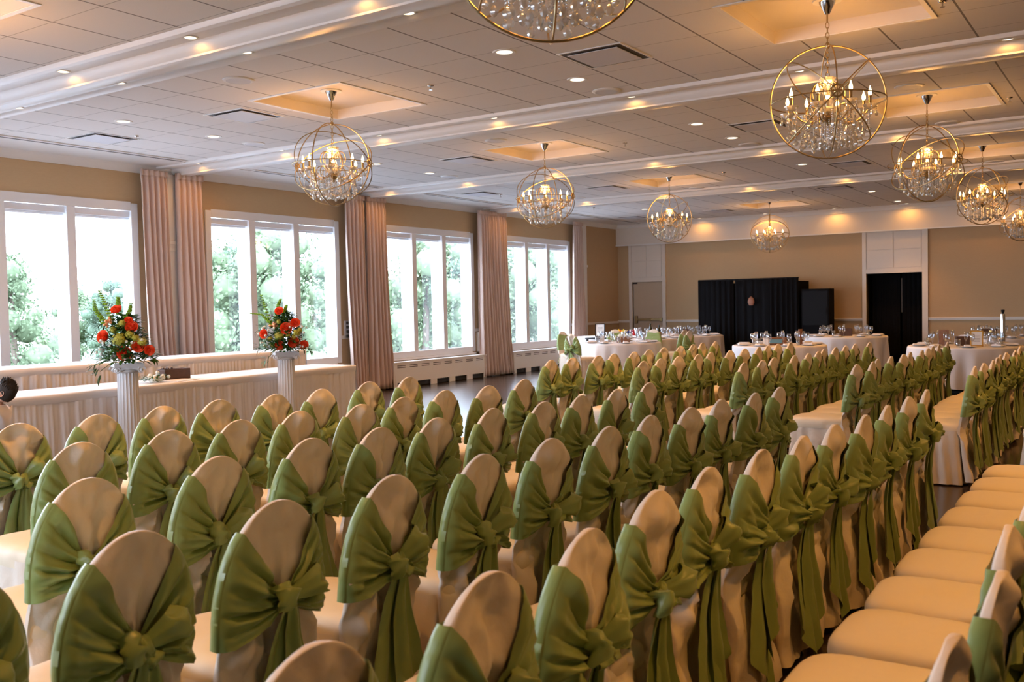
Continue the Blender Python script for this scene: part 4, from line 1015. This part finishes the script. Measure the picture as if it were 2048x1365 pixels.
cbox(x+.05, y-.02, .7525, .26, .16, .12, .5, M['wood2'], 'wooden_box', 'reddish wooden centrepiece box on the table by the dance floor', 'box')
b = MB(); [b.ball((random.gauss(0,.055), random.gauss(0,.035), random.random()*.03), .026, 7, 5) for _ in range(16)]
tag(b.build('white_flower_mound', M['cream_bloom'], None, (x-.06, y+.16, .87)), 'mound of white flowers on the table by the dance floor', 'flowers')
b = MB().lathe([(0,0),(.06,0),(.075,.04),(.05,.10),(.06,.115),(.0,.105)], 18, cap=False); tag(b.build('flower_bowl', M['glass'], None, (x-.06, y+.16, .7525)), 'glass bowl holding the white flower mound by the dance floor', 'bowl')
cbox(x-.34, y-.20, .7525, .10, .008, .15, .55, M['paper'], 'table_card', 'white table card standing on the table by the dance floor', 'card')
x, y = TB['B'][:2]
bottle(x+.12, y-.30, .7525, 'dark bottle with amber label on the second table, taller of two', None, .34); bottle(x+.30, y-.25, .7525, 'dark bottle with amber label on the second table, shorter of two')
cbox(x+.02, y-.22, .7525, .10, .07, .17, .4, M['amber'], 'gift_tin', 'amber tin among the bottles on the second table', 'tin'); cbox(x+.21, y-.36, .7525, .07, .05, .15, .4, M['blue'], 'printed_carton', 'small blue printed carton between the two bottles', 'carton')
x, y = TB['C'][:2]; cbox(x-.15, y-.1, .7525, .24, .15, .15, .3, M['wood'], 'wooden_box', 'dark centrepiece box on the table at the booth curtain', 'box')
x, y = TB['D'][:2]
cbox(x+.02, y-.15, .7525, .30, .16, .14, .45, M['wood2'], 'wooden_box', 'brown centrepiece box on the middle table before the black booth', 'box'); cbox(x+.03, y-.262, .79, .22, .012, .07, .45, M['blue'], 'printed_card', 'blue printed card leaning on the middle table box', 'card')
cbox(x+.40, y-.05, .7525, .09, .02, .28, 1.2, M['wood2'], 'menu_card', 'tall tan menu card standing on the middle table', 'card'); cbox(x-.18, y-.18, .7525, .10, .008, .13, .1, M['paper'], 'table_card', 'white table card beside the middle table box', 'card')
x, y = TB['E'][:2]; cbox(x, y, .7525, .26, .16, .16, .2, M['wood'], 'wooden_box', 'dark centrepiece box on the far table left of the doorway', 'box')
x, y = TB['F'][:2]
cbox(x+.02, y+.05, .7525, .30, .16, .15, .3, M['wood'], 'wooden_box', 'dark centrepiece box on the nearer right table', 'box'); frame(x+.22, y-.28, .7525, .19, .25, .1, 'gold framed dark print standing on the nearer right table', M['amber'])
cbox(x-.30, y-.05, .7525, .15, .03, .26, .1, M['wood2'], 'menu_card', 'tan menu card standing on the nearer right table', 'card')
b = MB().lathe([(0,0),(.07,0),(.085,.06),(.06,.15),(.062,.16),(.05,.15),(.07,.06),(0,.01)], 20, cap=False); tag(b.build('glass_vase', M['glass'], None, (x+.42, y-.02, .7525)), 'round clear glass vase on the nearer right table', 'vase')
x, y = TB['G'][:2]; cbox(x-.2, y, .7525, .26, .16, .16, .2, M['wood'], 'wooden_box', 'dark centrepiece box on the farther right table', 'box')
t = thing('pepper_mill', 'tall chrome cylinder with a black knob on the right dining tables', 'pepper mill', (-2.06, 17.62, .7525))
MB().lathe([(0,0),(.037,0),(.037,.47),(.033,.50),(.0,.505)], 24, cap=False).build('mill_body', M['chrome'], t); MB().lathe([(0,.50),(.018,.505),(.018,.53),(.028,.535),(.028,.565),(0,.57)], 16, cap=False).build('mill_knob', M['frame'], t)
# gift table in the window corner
t = thing('gift_table', 'rectangular white clothed gift table in the window corner', 'table', (-10.95, 20.9, 0), 0)
b = MB(); hx, hy = .45, .90
def gt(u, v):
    a = 2*pi*u; k = int(round(v*7)); q, z = [(0.001,.75),(.95,.75),(.995,.748),(1.005,.735),(1.01,.6),(1.03,.4),(1.04,.2),(1.05,.08)][k]
    px, py = ring_pt(a, hx, hy, .22); f = max(0, (.7-z)/.6); w_ = 1+f*.03*sin(a*24)
    return (px*q*w_, py*q*w_, z)
b.grid(120, 8, gt, cu=True); b.build('tablecloth', M['cloth'], t, angle=0)
MB().box(-.4,.4,-.85,.85,.70,.735).build('table_board', M['dark'], t, smooth=False); b = MB(); [b.box(sx*.36-.02, sx*.36+.02, sy*.8-.02, sy*.8+.02, 0, .70) for sx in (-1,1) for sy in (-1,1)]; b.build('table_legs', M['dark'], t, smooth=False)
frame(-11.05, 20.25, .752, .24, .32, radians(20), 'black framed notice standing on the gift table')
rq = random.Random(4)
for i, (x, y, m, c) in enumerate([(-10.75,20.6,'orange','orange'),(-10.66,20.68,'yellow','yellow'),(-10.62,20.82,'navy','navy blue'),(-10.6,21.2,'red','red'),(-10.75,21.5,'red','dark red'),(-10.9,20.9,'yellow','pale yellow')]):
    b = MB()
    for j in range(16):
        a = rq.random()*2*pi; leafq(b, Vector((0,0,.03)), Vector((cos(a), sin(a), rq.uniform(.1,1.5))), Vector((0,0,1)), rq.uniform(.12,.20), .10, .1)
    b.ball((0,0,.05), .06, 8, 6)
    tag(b.build('tissue_bundle', M[m], None, (x, y, .753), angle=0), '%s tissue bundle on the gift table' % c, 'tissue paper')
# ------------------------------------------------------------------ black booth at the far wall
root = thing('photo_booth', 'black draped photo booth enclosure against the far wall', 'booth', (-8.15, 22.4, 0))
drape('booth_curtain', -1.27, -.36, 0, .02, 2.06, M['black'], '', '', .13, .03, root, 3)
drape('booth_curtain', -.32, .55, .02, .02, 2.06, M['black'], '', '', .2, .014, root, 4)
drape('booth_curtain', .55, 1.22, .0, .02, 2.07, M['black'], '', '', .12, .028, root, 5)
b = MB(); b.tube([(-1.28,.03,2.07),(1.23,.03,2.07)], .02, 8)
for x in (-1.27, 1.21): b.tube([(x,.03,0),(x,.03,2.07)], .018, 8); b.box(x-.06, x+.06, -.1, .2, 0, .02)
b.build('pipe_frame', M['frame'], root)
MB().box(-1.25, 1.2, .9, .93, 0, 2.0).build('back_panel', M['black'], root, smooth=False); MB().box(-1.25, -1.22, .05, .9, 0, 2.0).build('side_panel', M['black'], root, smooth=False); MB().box(1.17, 1.2, .05, .9, 0, 2.0).build('side_panel', M['black'], root, smooth=False)
b = MB(); b.lathe([(0,0),(.05,.0),(.085,.08),(.06,.17),(0,.22)], 12, (.10, -.045, 1.44)); b.v = [(p[0], -.045+(p[1]+.045)*.25, p[2]) for p in b.v]; b.build('reflection_patch', M['reflection'], root)  # flattened shape coloured as a warm reflection on the black curtain
t = thing('equipment_cabinet', 'black boxy cabinet standing at the right end of the photo booth', 'cabinet', (-6.56, 22.45, 0))
b = MB(); b.box(-.30,.34,-.02,.42,0,1.80); b.build('cabinet_body', M['black'], t, smooth=False, bevel=.01); b = MB(); b.box(-.27,.31,-.03,-.02,.95,1.75); b.build('cabinet_door', M['frame'], t, smooth=False, bevel=.004)
MB().box(.25,.28,-.045,-.03,1.2,1.35).build('cabinet_handle', M['frame'], t, smooth=False)
# ------------------------------------------------------------------ child by the head table
def skinned(name, verts, edges, radii, m, parent, root_i=0, sub=2):
    me = bpy.data.meshes.new(name); me.from_pydata([tuple(v) for v in verts], edges, []); me.materials.append(m)
    o = bpy.data.objects.new(name, me); COL.objects.link(o); o.parent = parent
    o.modifiers.new('skin', 'SKIN').use_smooth_shade = True
    sv = me.skin_vertices[0] if me.skin_vertices else None
    if sv is None:
        bpy.context.view_layer.objects.active = o; bpy.ops.mesh.customdata_skin_add(); sv = me.skin_vertices[0]
    for i, r in enumerate(radii): sv.data[i].radius = (r, r) if not hasattr(r, '__len__') else r; sv.data[i].use_root = (i == root_i)
    s = o.modifiers.new('sub', 'SUBSURF'); s.levels = s.render_levels = sub
    return o
boy = thing('person', 'small child in white shirt and black vest looking up beside the head table', 'person', (-8.40, 4.41, 0), atan2(-.56, -.83))
# local: child faces +x
V = [(0,0,.42),(-.005,0,.52),(-.01,0,.62),(-.012,0,.70),(-.005,0,.765),(0,0,.80), (0,.06,.40),(.01,.065,.22),(0,.065,.06),(.07,.075,.03), (0,-.06,.40),(.01,-.065,.22),(0,-.065,.06),(.07,-.075,.03),
     (-.01,.10,.715),(.02,.135,.60),(.07,.13,.50),(.10,.125,.465), (-.01,-.10,.715),(.02,-.135,.60),(.07,-.13,.50),(.10,-.125,.465)]
E_ = [(0,1),(1,2),(2,3),(3,4),(4,5),(0,6),(6,7),(7,8),(8,9),(0,10),(10,11),(11,12),(12,13),(3,14),(14,15),(15,16),(16,17),(3,18),(18,19),(19,20),(20,21)]
R_ = [.085,.080,.085,.075,.036,.036,.06,.042,.032,.03,.06,.042,.032,.03,.042,.033,.026,.020,.042,.033,.026,.020]
skinned('body', V, E_, R_, M['skin'], boy)
def skin_sub(name, idx, grow, m):
    mp = {i: k for k, i in enumerate(idx)}; return skinned(name, [V[i] for i in idx], [(mp[a], mp[b_]) for a, b_ in E_ if a in mp and b_ in mp], [R_[i]+grow for i in idx], m, boy)
skin_sub('shirt', [1,2,3,4,14,15,16,18,19,20], .010, M['shirt']); skin_sub('trousers', [0,6,7,8,10,11,12], .012, M['vest'])
for s in (-1, 1):   # vest straps and shoes
    b = MB(); b.tube([(-.035,s*.050,.752),(.0,s*.052,.768),(.05,s*.05,.74),(.085,s*.040,.66),(.095,s*.03,.56)], .015, 8); b.build('vest_strap', M['vest'], boy)
    MB().ball((.035, s*.07, .03), .045, 12, 8, 1.7, .85, .65).build('shoe', M['frame'], boy)
    hb = bpy.data.objects.new('hand', None)
    vs = [(.10,s*.125,.468),(.112,s*.124,.448)]; ed = [(0,1)]; rd = [.019,(.012,.020)]
    for q in range(4):
        k = len(vs); yy = s*(.124)+(-.018+.012*q); ln = [.024,.028,.026,.020][q]; vs += [(.120,yy,.436),(.128,yy,.436-ln*.6),(.126,yy,.436-ln*1.2)]; ed += [(1,k),(k,k+1),(k+1,k+2)]; rd += [.0065,.006,.005]
    k = len(vs); vs += [(.118,s*.124-s*.026,.452),(.130,s*.124-s*.034,.440)]; ed += [(1,k),(k,k+1)]; rd += [.0075,.006]
    skinned('hand', vs, ed, rd, M['skin'], boy, 0, 1)
hd = bpy.data.objects.new('head', None)
tl = -.72
def hp(p):      # tilt the head back about the neck
    x, y, z = p; return (x*cos(tl)+z*sin(tl)*1-.005, y, -x*sin(tl)+z*cos(tl)+.815)
b = MB(); n, m = 28, 20
def head_pt(a, t):
    q = cos(t); x = .088*q*cos(a); y = .070*q*sin(a); z = .092+.098*sin(t)
    if x > 0:
        if z < .08: x *= 1-.10*(1-z/.08); y *= 1-.25*(1-max(z,0)/.08)
        f = max(0, 1-(y/.013)**2); x += .016*f*max(0, 1-((z-.078)/.022)**2)      # nose
        x -= .006*max(0, 1-((abs(y)-.028)/.014)**2)*max(0, 1-((z-.098)/.014)**2)    # eye sockets
        x += .005*max(0, 1-(y/.022)**2)*max(0, 1-((z-.045)/.009)**2)               # lips
        x += .006*max(0, 1-(y/.02)**2)*max(0, 1-((z-.018)/.014)**2)
    return (x, y, z)
b.grid(n*2, m*2, lambda u, v: hp(head_pt(2*pi*u, -pi/2+pi*v)), cu=True)
b.tube([hp((-.008,0,.03)), (-.004,0,.80), (-.004,0,.76)], [.044,.040,.042], 14)
head = b.build('head', M['skin'], boy, angle=0)
for s in (-1, 1):
    e = MB(); e.grid(12, 8, lambda u, v: hp((-.004-.012+.020*cos(2*pi*u)*(.35+.65*v), s*(.067+.012*v), .085+.028*sin(2*pi*u)*(.35+.65*v))), cu=True); e.ball(hp((-.010, s*.069, .085)), .012, 8, 6, 1, .6, 1.3)
    e.build('ear', M['skin'], head, angle=0)
    MB().ball(hp((.074, s*.028, .098)), .0115, 10, 8).build('eye', M['porcelain'], head); MB().ball(hp((.0835, s*.028, .098)), .005, 8, 6).build('iris', M['bottle'], head)
    MB().tube([hp((.078, s*.016, .118)), hp((.080, s*.028, .122)), hp((.070, s*.042, .117))], .0025, 5).build('eyebrow', M['hair'], head)
MB().tube([hp((.087, -.018, .045)), hp((.093, 0, .045)), hp((.087, .018, .045))], .0032, 6).build('mouth', mat('lips', (.5,.16,.12), .5), head)
b = MB(); rq = random.Random(2)
def hairp(u, v):
    a = 2*pi*u; lim = -.55+1.05*max(0, cos(a))**.8; t = lim+(pi/2-lim)*v; x, y, z = head_pt(a, t); k = 1.07+.03*fbm((x*60, y*60, z*60))
    return hp((x*k-.001, y*k, .092+(z-.092)*k+.006*max(0, sin(t))))
b.grid(44, 18, hairp, cu=True)
for i in range(260):
    a = rq.random()*2*pi; t = rq.uniform(.45, 1.5); x, y, z = head_pt(a, t); p = Vector(hp((x*1.05, y*1.05, .092+(z-.092)*1.05))); q = Vector(hp((x*1.05+rq.uniform(-.0,.016), y*1.10+rq.uniform(-.006,.006), z+.022+rq.uniform(0,.010)+(.012 if x > .04 else 0))))
    b.tube([p, q], [.0045, .0012], 4)
b.build('hair', M['hair'], head, angle=0)
# ------------------------------------------------------------------ outdoors
g = MB().box(-95, -32, -25, 95, -1.6, -1.5).build('ground', M['lawn'], smooth=False); struct(g)
struct(MB().box(XW-.31, 30, -40, YB-.31, -1.6, -1.48).build('bounce_ground', M['bounce'], smooth=False))  # added bounce surface outside the front wall, out of sight
g = MB().box(-32, XW-.31, -40, 95, -1.6, -1.48).build('bounce_ground', M['bounce'], smooth=False); struct(g)  # pale surface below the sight line, added to throw daylight indoors
def tree_mesh(seed, h, r):
    rq = random.Random(seed); b = MB(); blobs = []
    for i in range(34):
        a = rq.random()*2*pi; z = rq.random(); rr_ = r*(.2+.8*sin(pi*min(1, .12+z*.88))**.8)*rq.uniform(.2, .85)
        blobs.append((Vector((rr_*cos(a), rr_*sin(a), h*(.10+.80*z))), r*rq.uniform(.20, .36)))
    for c, q in blobs: b.ball(c, q*.62, 7, 5, 1, 1, .85)
    for c, q in blobs:
        for i in range(230):
            z = rq.uniform(-1, 1); a = rq.random()*2*pi; s = sqrt(1-z*z); n = Vector((s*cos(a), s*sin(a), z)); p = c+n*q*rq.uniform(.55, 1.2)
            d = Vector((rq.gauss(0,1), rq.gauss(0,1), rq.gauss(0,1))); l = rq.uniform(.10, .24)
            d = (d-n*d.dot(n)*.5).normalized(); e = n.cross(d).normalized(); b.add([p-d*l*.5, p+e*l*.35, p+d*l*.5, p-e*l*.35], [(0,1,2,3)])
    t = MB(); t.tube([(0,0,0),(r*.03,0,h*.25),(0,r*.04,h*.55),(r*.05,0,h*.8)], [r*.06, r*.05, r*.035, r*.015], 8)
    return b, t
TM = []; TH = [7.5, 9.0, 6.6]
for i, (h, r, m) in enumerate([(7.5, 3.3, 'tree'), (9.0, 3.4, 'tree2'), (6.6, 3.1, 'tree')]):
    a, c = tree_mesh(40+i, h, r); TM.append((a, c, m))
proto = []
TL = ['broad green tree outside the window, %s', 'tall dark green tree outside the window, %s', 'low bushy tree outside the window, %s']
def ptree(px, depth, ytop, k, where):     # depth along the view axis, ytop the sight line that grazes the crown's top
    u = (px-1024)/F_PX; fx = Vector((fw.x, fw.y))+Vector((r2.x, r2.y))*u; x, y = fx.x*depth, fx.y*depth
    yh = 608-.0197*(px-1024); s = (3.05+(yh-ytop)/F_PX*depth)/TH[k]*1.0
    if k not in [p[0] for p in proto]:
        t = thing('garden_tree', TL[k] % where, 'tree', (x, y, -1.5), x*3, 'trees in the garden'); a, c, m = TM[k]
        a.build('tree_crown', M[m], t, angle=0); c.build('tree_trunk', M['bark'], t); proto.append((k, t)); t.scale = (s,)*3; return
    r0 = [p[1] for p in proto if p[0] == k][0]; t = dup(r0, (x, y, -1.5), x*3+y, TL[k] % where); t.scale = (s,)*3
for px, dist, yt, k, wh in [(30,33,486,0,'in its left pane nearest the camera'),(150,62,560,2,'small and far in the nearest window'),(225,58,548,1,'far off above the nearer flowers'),(300,66,560,0,'behind the first curtain pair'),
    (425,34,478,2,'left pane of the second window'),(478,52,470,1,'left mullion of the second window'),(545,33,425,0,'filling the middle pane of the second window'),(630,44,500,2,'right pane of the second window'),(690,60,480,1,'behind the second curtain pair'),
    (800,42,540,2,'left pane of the third window'),(855,36,440,0,'middle pane of the third window'),(918,50,455,1,'right pane of the third window'),
    (985,40,470,2,'behind the third curtain pair'),(1040,56,455,1,'left pane of the farthest window'),(1085,38,470,0,'middle pane of the farthest window'),(1135,54,460,2,'right pane of the farthest window')]:
    ptree(px, dist, yt, k, wh)
